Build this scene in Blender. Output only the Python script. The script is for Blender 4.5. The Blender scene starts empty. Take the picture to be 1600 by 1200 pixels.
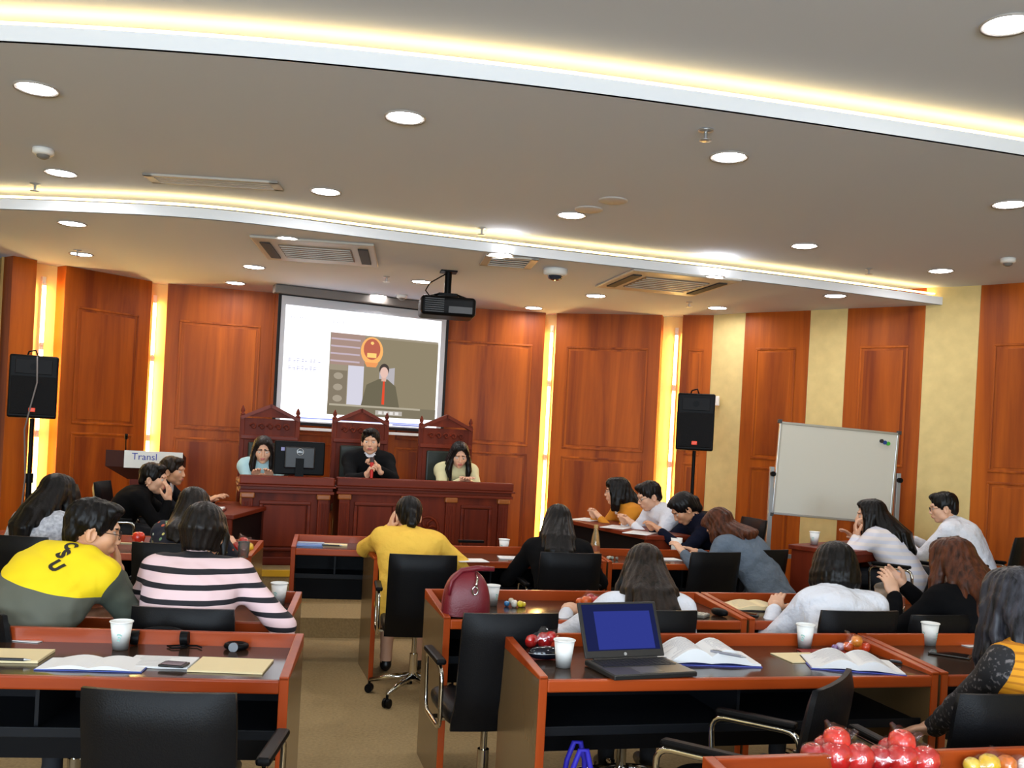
import bpy, math, random
import numpy as np
from mathutils import Vector, Matrix
from mathutils.bvhtree import BVHTree

random.seed(7)
rng = np.random.default_rng(7)
scene = bpy.context.scene
COL = scene.collection

# ------------------------------------------------------------------ camera
CAM_H = 1.56            # eye height above the floor
FPX = 1500.0            # focal length in pixels of a 1600 wide picture
CX, CY = 800.0, 688.0   # where the level line of sight meets the picture
ROLL = math.radians(3.0)
cs, sn = math.cos(ROLL), math.sin(ROLL)
cam_data = bpy.data.cameras.new('camera')
cam = bpy.data.objects.new('camera', cam_data)
COL.objects.link(cam)
cam_data.sensor_width = 36.0
cam_data.lens = FPX / 1600 * 36.0
cam_data.shift_y = (CY - 600) / 1600
cam_data.clip_start = 0.05
cam.matrix_world = Matrix(((cs, -sn, 0, 0), (0, 0, -1, 0), (sn, cs, 0, CAM_H), (0, 0, 0, 1)))
scene.camera = cam

# ------------------------------------------------------------------ world, exposure
world = bpy.data.worlds.new('world')
scene.world = world
world.use_nodes = True
world.node_tree.nodes['Background'].inputs[0].default_value = (0.75, 0.85, 1.0, 1)
world.node_tree.nodes['Background'].inputs[1].default_value = 0.3
vs = scene.view_settings
vs.view_transform = 'Standard'
vs.look = 'None'
vs.gamma = 1.0
vs.use_curve_mapping = False
vs.exposure = 0.42

DOWNLIGHT = 85.0        # emission of the downlight lenses
COVE = 10.0             # emission of the ceiling cove strips
TUBE = 46.0             # emission of the wall tubes
REAR_FILL_W = 520.0       # power of the cool fill lights added out of view at the rear


def area_light(name, loc, rot, sx, sy, power, col):
    d = bpy.data.lights.new(name, 'AREA')
    d.shape = 'RECTANGLE'
    d.size, d.size_y = sx, sy
    d.energy = power
    d.color = col
    o = bpy.data.objects.new(name, d)
    COL.objects.link(o)
    o.location = loc
    o.rotation_euler = rot
    return o


# cool fill lights added out of view at the rear wall's window openings
for wx in (-3.1, 0.0, 3.1):
    area_light('rear_fill_light', (wx, -4.32, 1.75), (math.radians(90), 0, 0), 2.2, 1.7, REAR_FILL_W / 3, (0.70, 0.85, 1.0))


def W(x, y, Y):
    """world point seen at picture position x, y at depth Y"""
    u = (x - CX) * cs + (y - CY) * sn
    v = -(x - CX) * sn + (y - CY) * cs
    return Vector((u * Y / FPX, Y, CAM_H - v * Y / FPX))


def G(x, y, z):
    """world point on the level plane z seen at picture position x, y"""
    v = -(x - CX) * sn + (y - CY) * cs
    return W(x, y, FPX * (CAM_H - z) / v)


# ------------------------------------------------------------------ materials
def srgb(r, g, b):
    def f(c):
        c /= 255.0
        return c / 12.92 if c <= 0.04045 else ((c + 0.055) / 1.055) ** 2.4
    return (f(r), f(g), f(b), 1.0)


MATS = {}


def mat(name, rgb, rough=0.5, metal=0.0, spec=0.5, noise=0.0, scale=20.0, bump=0.0, stretch=(1, 1, 1), coat=0.0, emit=0.0, trans=0.0, alpha=1.0, rgb2=None, bdist=0.01):
    if name in MATS:
        return MATS[name]
    m = bpy.data.materials.new(name)
    m.use_nodes = True
    nt = m.node_tree
    b = nt.nodes['Principled BSDF']
    c = srgb(*rgb)
    b.inputs['Base Color'].default_value = c
    b.inputs['Roughness'].default_value = rough
    b.inputs['Metallic'].default_value = metal
    b.inputs['Specular IOR Level'].default_value = spec
    b.inputs['Coat Weight'].default_value = coat
    b.inputs['Coat Roughness'].default_value = 0.08
    b.inputs['Transmission Weight'].default_value = trans
    b.inputs['Alpha'].default_value = alpha
    if emit:
        b.inputs['Emission Color'].default_value = c
        b.inputs['Emission Strength'].default_value = emit
    if noise or bump:
        tc = nt.nodes.new('ShaderNodeTexCoord')
        mp = nt.nodes.new('ShaderNodeMapping')
        mp.inputs['Scale'].default_value = stretch
        nz = nt.nodes.new('ShaderNodeTexNoise')
        nz.inputs['Scale'].default_value = scale
        nz.inputs['Detail'].default_value = 4
        nt.links.new(tc.outputs['Object'], mp.inputs['Vector'])
        nt.links.new(mp.outputs['Vector'], nz.inputs['Vector'])
        if noise:
            rp = nt.nodes.new('ShaderNodeValToRGB')
            e = rp.color_ramp.elements
            e[0].position, e[1].position = 0.3, 0.7
            if rgb2:
                c2 = srgb(*rgb2)
                e[0].color, e[1].color = c, c2
            else:
                e[0].color = (c[0] * (1 - noise), c[1] * (1 - noise), c[2] * (1 - noise), 1)
                e[1].color = (min(1, c[0] * (1 + noise)), min(1, c[1] * (1 + noise)), min(1, c[2] * (1 + noise)), 1)
            nt.links.new(nz.outputs['Fac'], rp.inputs['Fac'])
            nt.links.new(rp.outputs['Color'], b.inputs['Base Color'])
        if bump:
            bp = nt.nodes.new('ShaderNodeBump')
            bp.inputs['Strength'].default_value = bump
            bp.inputs['Distance'].default_value = bdist
            nt.links.new(nz.outputs['Fac'], bp.inputs['Height'])
            nt.links.new(bp.outputs['Normal'], b.inputs['Normal'])
    MATS[name] = m
    return m


def wood(name, dark, light, scale=6.0, rough=0.35, axis='Z', coat=0.06, spec=0.35):
    """straight-grained veneer: long streaks along one axis, a slight change of tone from piece to piece"""
    if name in MATS:
        return MATS[name]
    m = bpy.data.materials.new(name)
    m.use_nodes = True
    nt = m.node_tree
    b = nt.nodes['Principled BSDF']
    tc = nt.nodes.new('ShaderNodeTexCoord')
    oi = nt.nodes.new('ShaderNodeObjectInfo')
    mp = nt.nodes.new('ShaderNodeMapping')
    st = {'X': (0.06, 1, 1), 'Y': (1, 0.06, 1), 'Z': (1, 1, 0.06)}[axis]
    mp.inputs['Scale'].default_value = st
    ad = nt.nodes.new('ShaderNodeVectorMath')
    ml = nt.nodes.new('ShaderNodeMath')
    ml.operation = 'MULTIPLY'
    ml.inputs[1].default_value = 17.0
    nt.links.new(oi.outputs['Random'], ml.inputs[0])
    nt.links.new(tc.outputs['Object'], ad.inputs[0])
    nt.links.new(ml.outputs[0], ad.inputs[1])
    nt.links.new(ad.outputs[0], mp.inputs['Vector'])
    nz = nt.nodes.new('ShaderNodeTexNoise')
    nz.inputs['Scale'].default_value = scale
    nz.inputs['Detail'].default_value = 6
    nz.inputs['Roughness'].default_value = 0.62
    nz.inputs['Distortion'].default_value = 0.4
    nt.links.new(mp.outputs['Vector'], nz.inputs['Vector'])
    rp = nt.nodes.new('ShaderNodeValToRGB')
    e = rp.color_ramp.elements
    e[0].position, e[1].position = 0.34, 0.68
    e[0].color, e[1].color = srgb(*dark), srgb(*light)
    nt.links.new(nz.outputs['Fac'], rp.inputs['Fac'])
    nt.links.new(rp.outputs['Color'], b.inputs['Base Color'])
    b.inputs['Roughness'].default_value = rough
    b.inputs['Coat Weight'].default_value = coat
    b.inputs['Coat Roughness'].default_value = 0.15
    b.inputs['Specular IOR Level'].default_value = spec
    MATS[name] = m
    return m


def emission(name, rgb, strength):
    if name in MATS:
        return MATS[name]
    m = bpy.data.materials.new(name)
    m.use_nodes = True
    nt = m.node_tree
    nt.nodes.clear()
    out = nt.nodes.new('ShaderNodeOutputMaterial')
    em = nt.nodes.new('ShaderNodeEmission')
    em.inputs[0].default_value = srgb(*rgb)
    em.inputs[1].default_value = strength
    nt.links.new(em.outputs[0], out.inputs[0])
    MATS[name] = m
    return m


def stripes_mat(name, ca, cb, period, duty, axis=2, rough=0.8, offset=0.0):
    m = bpy.data.materials.new(name)
    m.use_nodes = True
    nt = m.node_tree
    b = nt.nodes['Principled BSDF']
    b.inputs['Roughness'].default_value = rough
    tc = nt.nodes.new('ShaderNodeTexCoord')
    sp = nt.nodes.new('ShaderNodeSeparateXYZ')
    nt.links.new(tc.outputs['Object'], sp.inputs[0])
    a = nt.nodes.new('ShaderNodeMath'); a.operation = 'ADD'; a.inputs[1].default_value = 10 + offset
    d = nt.nodes.new('ShaderNodeMath'); d.operation = 'DIVIDE'; d.inputs[1].default_value = period
    fr = nt.nodes.new('ShaderNodeMath'); fr.operation = 'FRACT'
    gt = nt.nodes.new('ShaderNodeMath'); gt.operation = 'GREATER_THAN'; gt.inputs[1].default_value = duty
    mx = nt.nodes.new('ShaderNodeMixRGB')
    mx.inputs[1].default_value, mx.inputs[2].default_value = srgb(*ca), srgb(*cb)
    nt.links.new(sp.outputs[axis], a.inputs[0]); nt.links.new(a.outputs[0], d.inputs[0])
    nt.links.new(d.outputs[0], fr.inputs[0]); nt.links.new(fr.outputs[0], gt.inputs[0])
    nt.links.new(gt.outputs[0], mx.inputs[0]); nt.links.new(mx.outputs[0], b.inputs['Base Color'])
    MATS[name] = m
    return m


def spots_mat(name, base, cols, scale, size, rough=0.8):
    m = bpy.data.materials.new(name)
    m.use_nodes = True
    nt = m.node_tree
    b = nt.nodes['Principled BSDF']
    b.inputs['Roughness'].default_value = rough
    tc = nt.nodes.new('ShaderNodeTexCoord')
    vo = nt.nodes.new('ShaderNodeTexVoronoi')
    vo.inputs['Scale'].default_value = scale
    nt.links.new(tc.outputs['Object'], vo.inputs['Vector'])
    lt = nt.nodes.new('ShaderNodeMath'); lt.operation = 'LESS_THAN'; lt.inputs[1].default_value = size
    nt.links.new(vo.outputs['Distance'], lt.inputs[0])
    sp = nt.nodes.new('ShaderNodeSeparateXYZ')
    nt.links.new(vo.outputs['Color'], sp.inputs[0])
    rp = nt.nodes.new('ShaderNodeValToRGB')
    rp.color_ramp.interpolation = 'CONSTANT'
    e = rp.color_ramp.elements
    e[0].color = srgb(*cols[0]); e[0].position = 0
    e[1].color = srgb(*cols[1]); e[1].position = 1.0 / len(cols)
    for i in range(2, len(cols)):
        n = e.new(i / len(cols)); n.color = srgb(*cols[i])
    nt.links.new(sp.outputs[0], rp.inputs['Fac'])
    mx = nt.nodes.new('ShaderNodeMixRGB')
    mx.inputs[1].default_value = srgb(*base)
    nt.links.new(lt.outputs[0], mx.inputs[0]); nt.links.new(rp.outputs[0], mx.inputs[2])
    nt.links.new(mx.outputs[0], b.inputs['Base Color'])
    MATS[name] = m
    return m


# ------------------------------------------------------------------ mesh helpers
class MB:
    def __init__(self):
        self.v, self.f, self.s, self.m = [], [], [], []
        self.mi = 0

    def add(self, vs_, fs_, smooth=False):
        o = len(self.v)
        self.v += [tuple(p) for p in vs_]
        for f in fs_:
            self.f.append([i + o for i in f])
            self.s.append(smooth)
            self.m.append(self.mi)
        return self

    def box(self, a, b, M=None):
        x0, y0, z0 = a
        x1, y1, z1 = b
        vs_ = [(x0, y0, z0), (x1, y0, z0), (x1, y1, z0), (x0, y1, z0), (x0, y0, z1), (x1, y0, z1), (x1, y1, z1), (x0, y1, z1)]
        if M is not None:
            vs_ = [M @ Vector(p) for p in vs_]
        return self.add(vs_, [(0, 3, 2, 1), (4, 5, 6, 7), (0, 1, 5, 4), (1, 2, 6, 5), (2, 3, 7, 6), (3, 0, 4, 7)])

    def cyl(self, p0, p1, r0, r1=None, n=16, caps=True):
        r1 = r0 if r1 is None else r1
        p0, p1 = Vector(p0), Vector(p1)
        ax = (p1 - p0).normalized()
        t = Vector((1, 0, 0)) if abs(ax.x) < 0.9 else Vector((0, 1, 0))
        a = ax.cross(t).normalized()
        b = ax.cross(a)
        vs_ = []
        for p, r in ((p0, r0), (p1, r1)):
            for i in range(n):
                w = 2 * math.pi * i / n
                vs_.append(p + a * (r * math.cos(w)) + b * (r * math.sin(w)))
        self.add(vs_, [(i, (i + 1) % n, n + (i + 1) % n, n + i) for i in range(n)], True)
        if caps:
            self.add(vs_[:n], [tuple(range(n - 1, -1, -1))])
            self.add(vs_[n:], [tuple(range(n))])
        return self

    def lathe(self, prof, n=20, c=(0, 0, 0)):
        vs_ = []
        for r, z in prof:
            for i in range(n):
                w = 2 * math.pi * i / n
                vs_.append((c[0] + r * math.cos(w), c[1] + r * math.sin(w), c[2] + z))
        fs_ = []
        for k in range(len(prof) - 1):
            for i in range(n):
                j = (i + 1) % n
                fs_.append((k * n + i, k * n + j, (k + 1) * n + j, (k + 1) * n + i))
        return self.add(vs_, fs_, True)

    def tube(self, pts, r, n=8, closed=False):
        pts = [Vector(p) for p in pts]
        m = len(pts)
        rr = r if isinstance(r, (list, tuple)) else [r] * m
        vs_, prev = [], None
        for i, p in enumerate(pts):
            if closed:
                t = (pts[(i + 1) % m] - pts[i - 1]).normalized()
            else:
                t = (pts[min(i + 1, m - 1)] - pts[max(i - 1, 0)]).normalized()
            if prev is None:
                q = Vector((0, 0, 1)) if abs(t.z) < 0.9 else Vector((1, 0, 0))
                a = t.cross(q).normalized()
            else:
                a = (prev - t * prev.dot(t)).normalized()
            prev = a
            b = t.cross(a)
            for k in range(n):
                w = 2 * math.pi * k / n
                vs_.append(p + a * (rr[i] * math.cos(w)) + b * (rr[i] * math.sin(w)))
        fs_ = []
        for i in range(m if closed else m - 1):
            j = (i + 1) % m
            for k in range(n):
                l = (k + 1) % n
                fs_.append((i * n + k, i * n + l, j * n + l, j * n + k))
        if not closed:
            fs_.append(tuple(range(n - 1, -1, -1)))
            fs_.append(tuple((m - 1) * n + k for k in range(n)))
        return self.add(vs_, fs_, True)

    def prism(self, poly, z0, z1):
        """poly in x, y, extruded along z (counter-clockwise)"""
        n = len(poly)
        vs_ = [(p[0], p[1], z0) for p in poly] + [(p[0], p[1], z1) for p in poly]
        fs_ = [tuple(range(n - 1, -1, -1)), tuple(range(n, 2 * n))]
        fs_ += [(i, (i + 1) % n, n + (i + 1) % n, n + i) for i in range(n)]
        return self.add(vs_, fs_)

    def prism_y(self, poly, y0, y1):
        """poly in x, z, extruded along y"""
        n = len(poly)
        vs_ = [(p[0], y0, p[1]) for p in poly] + [(p[0], y1, p[1]) for p in poly]
        fs_ = [tuple(range(n)), tuple(range(2 * n - 1, n - 1, -1))]
        fs_ += [(i, n + i, n + (i + 1) % n, (i + 1) % n) for i in range(n)]
        return self.add(vs_, fs_)

    def grid(self, fn, nu, nv, thick=None, smooth=True):
        vs_ = [fn(i / nu, j / nv) for j in range(nv + 1) for i in range(nu + 1)]
        fs_ = [(j * (nu + 1) + i, j * (nu + 1) + i + 1, (j + 1) * (nu + 1) + i + 1, (j + 1) * (nu + 1) + i) for j in range(nv) for i in range(nu)]
        return self.add(vs_, fs_, smooth)


def obj(name, mb, material, parent=None, loc=None, rotz=0.0, bevel=0.0, seg=2, M=None):
    me = bpy.data.meshes.new(name)
    me.from_pydata(mb.v, [], mb.f)
    ms = material if isinstance(material, (list, tuple)) else [material]
    for q in ms:
        me.materials.append(q)
    me.polygons.foreach_set('use_smooth', mb.s)
    if len(ms) > 1:
        me.polygons.foreach_set('material_index', mb.m)
    me.update()
    o = bpy.data.objects.new(name, me)
    COL.objects.link(o)
    if parent is not None:
        o.parent = parent
    if loc is not None:
        o.location = loc
    if rotz:
        o.rotation_euler = (0, 0, rotz)
    if M is not None:
        o.matrix_local = M
    if bevel:
        bm_ = o.modifiers.new('bevel', 'BEVEL')
        bm_.width = bevel
        bm_.segments = seg
        bm_.limit_method = 'ANGLE'
    return o


def tag(o, label=None, cat=None, group=None, kind=None):
    if label:
        o['label'] = label
    if cat:
        o['category'] = cat
    if group:
        o['group'] = group
    if kind:
        o['kind'] = kind
    return o


def empty(name, loc=(0, 0, 0), rotz=0.0):
    o = bpy.data.objects.new(name, None)
    COL.objects.link(o)
    o.location = loc
    o.rotation_euler = (0, 0, rotz)
    o.empty_display_size = 0.1
    return o


def copy_tree(o, parent=None):
    c = o.copy()
    COL.objects.link(c)
    c.parent = parent
    for ch in list(o.children):
        copy_tree(ch, c)
    return c


def text_mesh(body, size, extrude=0.0, bold=0.0):
    cu = bpy.data.curves.new('lettering', 'FONT')
    cu.body = body
    cu.size = size
    cu.extrude = extrude
    cu.align_x = 'CENTER'
    cu.align_y = 'CENTER'
    cu.resolution_u = 3
    cu.offset = bold
    t = bpy.data.objects.new('lettering', cu)
    COL.objects.link(t)
    dg = bpy.context.evaluated_depsgraph_get()
    me = bpy.data.meshes.new_from_object(t.evaluated_get(dg))
    bpy.data.objects.remove(t)
    bpy.data.curves.remove(cu)
    return me


def text_obj(name, body, size, material, parent, M, extrude=0.001):
    me = text_mesh(body, size, extrude)
    me.materials.clear()
    me.materials.append(material)
    o = bpy.data.objects.new(name, me)
    COL.objects.link(o)
    o.parent = parent
    o.matrix_local = M
    return o


RX90 = Matrix.Rotation(math.radians(90), 4, 'X')
Rz = lambda a: Matrix.Rotation(a, 4, 'Z')
T = Matrix.Translation
rad = math.radians

# ------------------------------------------------------------------ shared materials
M_WALL = wood('wall_veneer', (118, 46, 5), (186, 92, 13), 4.2, 0.5, coat=0.0, spec=0.25)
M_TRIM = wood('desk_edge_veneer', (140, 52, 14), (178, 74, 24), 7.0, 0.3, 'X')
M_TRIMV = wood('desk_edge_veneer_upright', (146, 54, 14), (182, 76, 22), 7.0, 0.3, 'Z')
M_BENCH = wood('mahogany', (82, 24, 9), (120, 42, 16), 7.0, 0.5, 'Z', coat=0.0, spec=0.2)
M_BENCHX = wood('mahogany_level', (84, 24, 9), (124, 44, 17), 7.0, 0.45, 'X', coat=0.02, spec=0.25)
M_DESKTOP = mat('desk_top_laminate', (54, 38, 28), 0.15, spec=0.5, noise=0.12, scale=6, stretch=(0.2, 2, 1))
M_SIDE = mat('desk_side_laminate', (112, 88, 58), 0.18, spec=0.5, noise=0.06, scale=5, stretch=(1, 1, 0.1))
M_BLACK = mat('black_board', (12, 12, 15), 0.5, spec=0.12)
M_SHELF = mat('black_metal_shelf', (22, 24, 28), 0.45, spec=0.15)
M_LEATHER = mat('black_leather', (14, 14, 16), 0.42, spec=0.15, bump=0.12, scale=220)
M_CHROME = mat('chrome', (215, 212, 205), 0.12, metal=1.0)
M_PLASTIC = mat('black_plastic', (11, 11, 12), 0.42, spec=0.1)
M_WHITE = mat('white_paint', (238, 236, 230), 0.6)
M_CEIL = mat('ceiling_paint', (206, 213, 226), 0.9)
M_FASCIA = mat('fascia_paint', (232, 235, 240), 0.7)
M_BEIGE = mat('beige_wallpaper', (214, 190, 128), 0.8, noise=0.07, scale=9, bump=0.2)
M_CARPET = mat('carpet', (158, 134, 92), 0.95, noise=0.16, scale=60, bump=0.5)
M_PAPER = mat('paper', (236, 236, 236), 0.75)
M_CREAM = mat('cream_paper', (238, 218, 170), 0.75)
M_GREY = mat('grey_metal', (150, 152, 152), 0.4, metal=0.3)
M_SILVER = mat('silver_metal', (185, 186, 186), 0.3, metal=0.8)
M_YELLOW = mat('yellow_nosing', (222, 172, 30), 0.5)
M_RED = mat('red_wrap', (205, 34, 28), 0.22, coat=0.6, noise=0.25, scale=30)
M_INK = mat('print_ink', (70, 72, 80), 0.7)
# ================================================================== THE ROOM
Z0, Z1, Z2 = 2.98, 3.14, 3.30       # the three ceiling levels, front to rear
LIP = 0.07
STEP, DAIS = 0.15, 0.40             # the two levels of the raised front


def struct(o):
    o['kind'] = 'structure'
    return o


# floor
struct(obj('floor', MB().box((-6.2, -4.6, -0.1), (6.2, 11.6, 0.0)), M_CARPET))

# raised front: a low wide step and the judges' dais on it
step_poly = [(-6.0, 6.9), (-2.3, 7.05), (0.1, 7.5), (0.9, 7.2), (1.3, 7.25), (1.75, 7.36), (2.0, 6.42), (6.0, 6.42), (6.0, 11.4), (-6.0, 11.4)]
struct(obj('floor_step', MB().prism(step_poly, 0.0, STEP), M_CARPET))
d_a, d_b = Vector((-2.75, 7.55, 0)), Vector((0.55, 8.5, 0))
dais = struct(obj('floor_dais', MB().prism([d_a[:2], d_b[:2], (0.3, 10.2), (-3.3, 10.0)], STEP, DAIS), M_CARPET))
dd = (d_b - d_a).normalized()
nz_ = MB()
ang = math.atan2(dd.y, dd.x)
nz_.box((0, -0.012, -0.045), ((d_b - d_a).length, 0.03, 0.004), T(d_a + Vector((0, 0, DAIS))) @ Rz(ang))
obj('step_nosing', nz_, M_YELLOW, dais)

# plan of the curved panelled front wall: picture column -> point under the low ceiling
PLAN = {20: (-4.56, 8.62), 56: (-4.43, 8.80), 90: (-4.30, 8.98), 97: (-4.27, 9.02), 238: (-3.73, 9.75), 262: (-3.60, 9.83), 430: (-2.57, 10.12),
        600: (-1.40, 10.40), 853: (0.30, 10.57), 868: (0.42, 10.55), 1035: (1.53, 10.24), 1066: (1.74, 10.17), 1115: (2.04, 10.05),
        1166: (2.31, 9.78), 1266: (2.85, 9.38), 1326: (3.13, 9.14), 1446: (3.69, 8.72), 1520: (4.06, 8.46), 1640: (4.60, 7.95), 1760: (5.2, 7.3)}
back_pts = [(-6.0, 5.0), (-5.15, 7.0), (-4.56, 8.62), (-3.73, 9.75), (-2.57, 10.12), (0.30, 10.57), (1.53, 10.24), (2.04, 10.05), (3.69, 8.72), (5.2, 7.3), (6.0, 5.0)]


def offset_poly(pts, d):
    out = []
    for i, p in enumerate(pts):
        a = Vector(pts[max(i - 1, 0)]); b = Vector(pts[min(i + 1, len(pts) - 1)])
        t = (b - a).normalized()
        out.append((p[0] - t.y * d, p[1] + t.x * d))
    return out


def wall_strip(name, pts, z0, z1, thick, material):
    o = offset_poly(pts, thick)
    mb = MB()
    n = len(pts)
    vs_ = [(p[0], p[1], z0) for p in pts] + [(p[0], p[1], z1) for p in pts] + [(p[0], p[1], z0) for p in o] + [(p[0], p[1], z1) for p in o]
    fs_ = []
    for i in range(n - 1):
        fs_ += [(i, i + 1, n + i + 1, n + i), (2 * n + i + 1, 2 * n + i, 3 * n + i, 3 * n + i + 1), (n + i, n + i + 1, 3 * n + i + 1, 3 * n + i)]
    mb.add(vs_, fs_)
    return struct(obj(name, mb, material))


M_COVEBACK = mat('cove_paint', (240, 205, 130), 0.7)
wall_front = wall_strip('wall_front', offset_poly(back_pts, 0.16)[2:9], 0, 3.4, 0.1, M_COVEBACK)
wall_left = wall_strip('wall_left', [(-6.0, -4.5), (-6.0, 5.0), (-5.15, 7.0), (-4.63, 8.52)], 0, 3.4, 0.1, M_BEIGE)
wall_right = wall_strip('wall_right', [(5.27, 7.36), (6.0, 5.0), (6.0, -4.5)], 0, 3.4, 0.1, M_BEIGE)
wb = MB()
for a, b in (((-6, -4.6, 0), (6, -4.4, 0.9)), ((-6, -4.6, 2.6), (6, -4.4, 3.4))):
    wb.box(a, b)
for x0, x1 in ((-6, -4.2), (-2.0, -1.1), (1.1, 2.0), (4.2, 6)):
    wb.box((x0, -4.6, 0.9), (x1, -4.4, 2.6))
struct(obj('wall_rear', wb, M_BEIGE))
for i, wx in enumerate((-3.1, 0.0, 3.1)):  # unseen window frames, added to go with the rear fill lights
    wf = MB()
    for a, b in (((-1.1, -4.54, 0.9), (-1.05, -4.46, 2.6)), ((1.05, -4.54, 0.9), (1.1, -4.46, 2.6)), ((-0.02, -4.54, 0.9), (0.02, -4.46, 2.6)), ((-1.1, -4.54, 0.9), (1.1, -4.46, 0.95)), ((-1.1, -4.54, 2.55), (1.1, -4.46, 2.6))):
        wf.box((a[0] + wx, a[1], a[2]), (b[0] + wx, b[1], b[2]))
    struct(obj('added_window_%d' % (i + 1), wf, M_WHITE))


# wall panels: each a slab of veneer with raised mouldings
def wall_panel(k0, k1, parent, z1=3.35, rails=(0.14, 1.42, 1.50, 2.62), inset=0.13, name='wood_panel', matl=None, mould=True, front=0.0):
    a, b = Vector(PLAN[k0]).to_3d(), Vector(PLAN[k1]).to_3d()
    L = (b - a).length
    ang = math.atan2(b.y - a.y, b.x - a.x)
    o = obj(name, MB().box((0, -front, 0), (L, 0.17, z1)), matl or M_WALL, parent, a, ang, bevel=0.004)
    if mould and L > 0.3:
        for z0_, z1_ in ((rails[0], rails[1]), (rails[2], rails[3])):
            mm = MB()
            x0, x1 = inset, L - inset
            w = 0.022
            for aa, bb in (((x0, z0_), (x1, z0_ + w)), ((x0, z1_ - w), (x1, z1_)), ((x0, z0_ + w), (x0 + w, z1_ - w)), ((x1 - w, z0_ + w), (x1, z1_ - w))):
                mm.box((aa[0], -front - 0.008, aa[1]), (bb[0], -front, bb[1]))
            obj('moulding', mm, M_WALL, o, bevel=0.004)
            obj('raised_field', MB().box((x0 + 0.045, -front - 0.004, z0_ + 0.045), (x1 - 0.045, -front, z1_ - 0.045)), M_WALL, o, bevel=0.003)
    return o


wall_panel(20, 56, wall_front, inset=0.06)
wall_panel(97, 238, wall_front)
wall_panel(262, 430, wall_front)
wall_panel(430, 600, wall_front)
wall_panel(600, 853, wall_front)
wall_panel(868, 1035, wall_front)
wall_panel(1066, 1115, wall_front, inset=0.08)
wall_panel(1166, 1266, wall_front)
wall_panel(1326, 1446, wall_front)
wall_panel(1520, 1640, wall_front)
wall_panel(1640, 1760, wall_front)
for k0, k1 in ((1115, 1166), (1266, 1326), (1446, 1520)):
    wall_panel(k0, k1, wall_front, name='wallpaper_panel', matl=M_BEIGE, mould=False)

# lit recesses between the panels: fluorescent battens standing upright
M_TUBE = emission('lit_tube', (255, 214, 130), TUBE)
M_BATTEN = mat('batten_paint', (235, 225, 200), 0.5)


def cove_tubes(k0, k1, t, label):
    a, b = Vector(PLAN[k0]), Vector(PLAN[k1])
    dr = (b - a).normalized()
    nrm = Vector((-dr.y, dr.x))
    p = a + (b - a) * t + nrm * 0.10
    root = empty('wall_tube_light', (p.x, p.y, 0), math.atan2(dr.y, dr.x))
    tag(root, label, 'light', 'tube lights in the wall recesses')
    obj('batten', MB().box((-0.018, 0.022, 0.1), (0.018, 0.058, 2.86)), M_BATTEN, root)
    for z0_, z1_ in ((0.16, 1.38), (1.40, 2.20), (2.22, 2.80)):
        obj('tube', MB().cyl((0, 0.008, z0_ + 0.025), (0, 0.008, z1_ - 0.025), 0.013, n=10), M_TUBE, root)
        for zz in (z0_, z1_ - 0.025):
            obj('end_cap', MB().cyl((0, 0.008, zz), (0, 0.008, zz + 0.025), 0.014, n=10), M_BATTEN, root)
    return root


cove_tubes(56, 90, 0.62, 'upright warm tube light in the recess behind the left loudspeaker')
cove_tubes(238, 262, 0.38, 'upright warm tube light in the narrow recess above the lectern sign')
cove_tubes(853, 868, 0.5, 'upright warm tube light in the recess behind the woman in black')
cove_tubes(1035, 1066, 0.66, 'upright warm tube light in the recess beside the right loudspeaker')

# ------------------------------------------------------------------ ceilings


def smooth_curve(pts, n=60):
    xs = np.array([p[0] for p in pts]); ys = np.array([p[1] for p in pts])
    X = np.linspace(xs[0], xs[-1], n)
    # monotone-ish cubic: interpolate then relax
    Y = np.interp(X, xs, ys)
    for _ in range(14):
        Y[1:-1] = 0.25 * Y[:-2] + 0.5 * Y[1:-1] + 0.25 * Y[2:]
    return list(zip(X.tolist(), Y.tolist()))


F2 = smooth_curve([(-6.2, 6.95), (-3.65, 6.66), (-2.18, 6.58), (-1.01, 7.05), (0.22, 7.44), (1.76, 7.88), (2.7, 8.2), (3.58, 8.55), (6.2, 9.6)], 90)
F1 = smooth_curve([(-6.2, 4.3), (-2.26, 4.06), (-1.18, 4.09), (0, 4.25), (1.13, 4.50), (2.52, 4.86), (6.2, 6.0)], 90)


def ceiling_slab(name, curve, yend, z, material):
    mb = MB()
    n = len(curve)
    vs_ = [(x, y, z) for x, y in curve] + [(x, max(yend, y + 0.3), z) for x, y in curve]
    mb.add(vs_, [(i, n + i, n + i + 1, i + 1) for i in range(n - 1)])
    vs_ = [(x, y + 0.02, z + 0.012) for x, y in curve] + [(x, max(yend, y + 0.3), z + 0.012) for x, y in curve]
    mb.add(vs_, [(i, i + 1, n + i + 1, n + i) for i in range(n - 1)])
    o = struct(obj(name, mb, material))
    f = MB()                                    # upright lip that hides the light strip
    vs_ = [(x, y, z) for x, y in curve] + [(x, y, z + LIP) for x, y in curve] + [(x, y + 0.02, z + LIP) for x, y in curve] + [(x, y + 0.02, z) for x, y in curve]
    fs_ = []
    for k in range(4):
        for i in range(n - 1):
            a, b = k * n, ((k + 1) % 4) * n
            fs_.append((a + i, a + i + 1, b + i + 1, b + i))
    f.add(vs_, fs_)
    obj('fascia', f, M_FASCIA, o)
    return o


c_front = ceiling_slab('ceiling_front', F2, 11.4, Z0, M_CEIL)
c_mid = ceiling_slab('ceiling_middle', F1, 11.4, Z1, M_CEIL)
struct(obj('ceiling_rear', MB().box((-6.2, -4.6, Z2), (6.2, 8.5, Z2 + 0.1)), M_CEIL))


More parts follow.
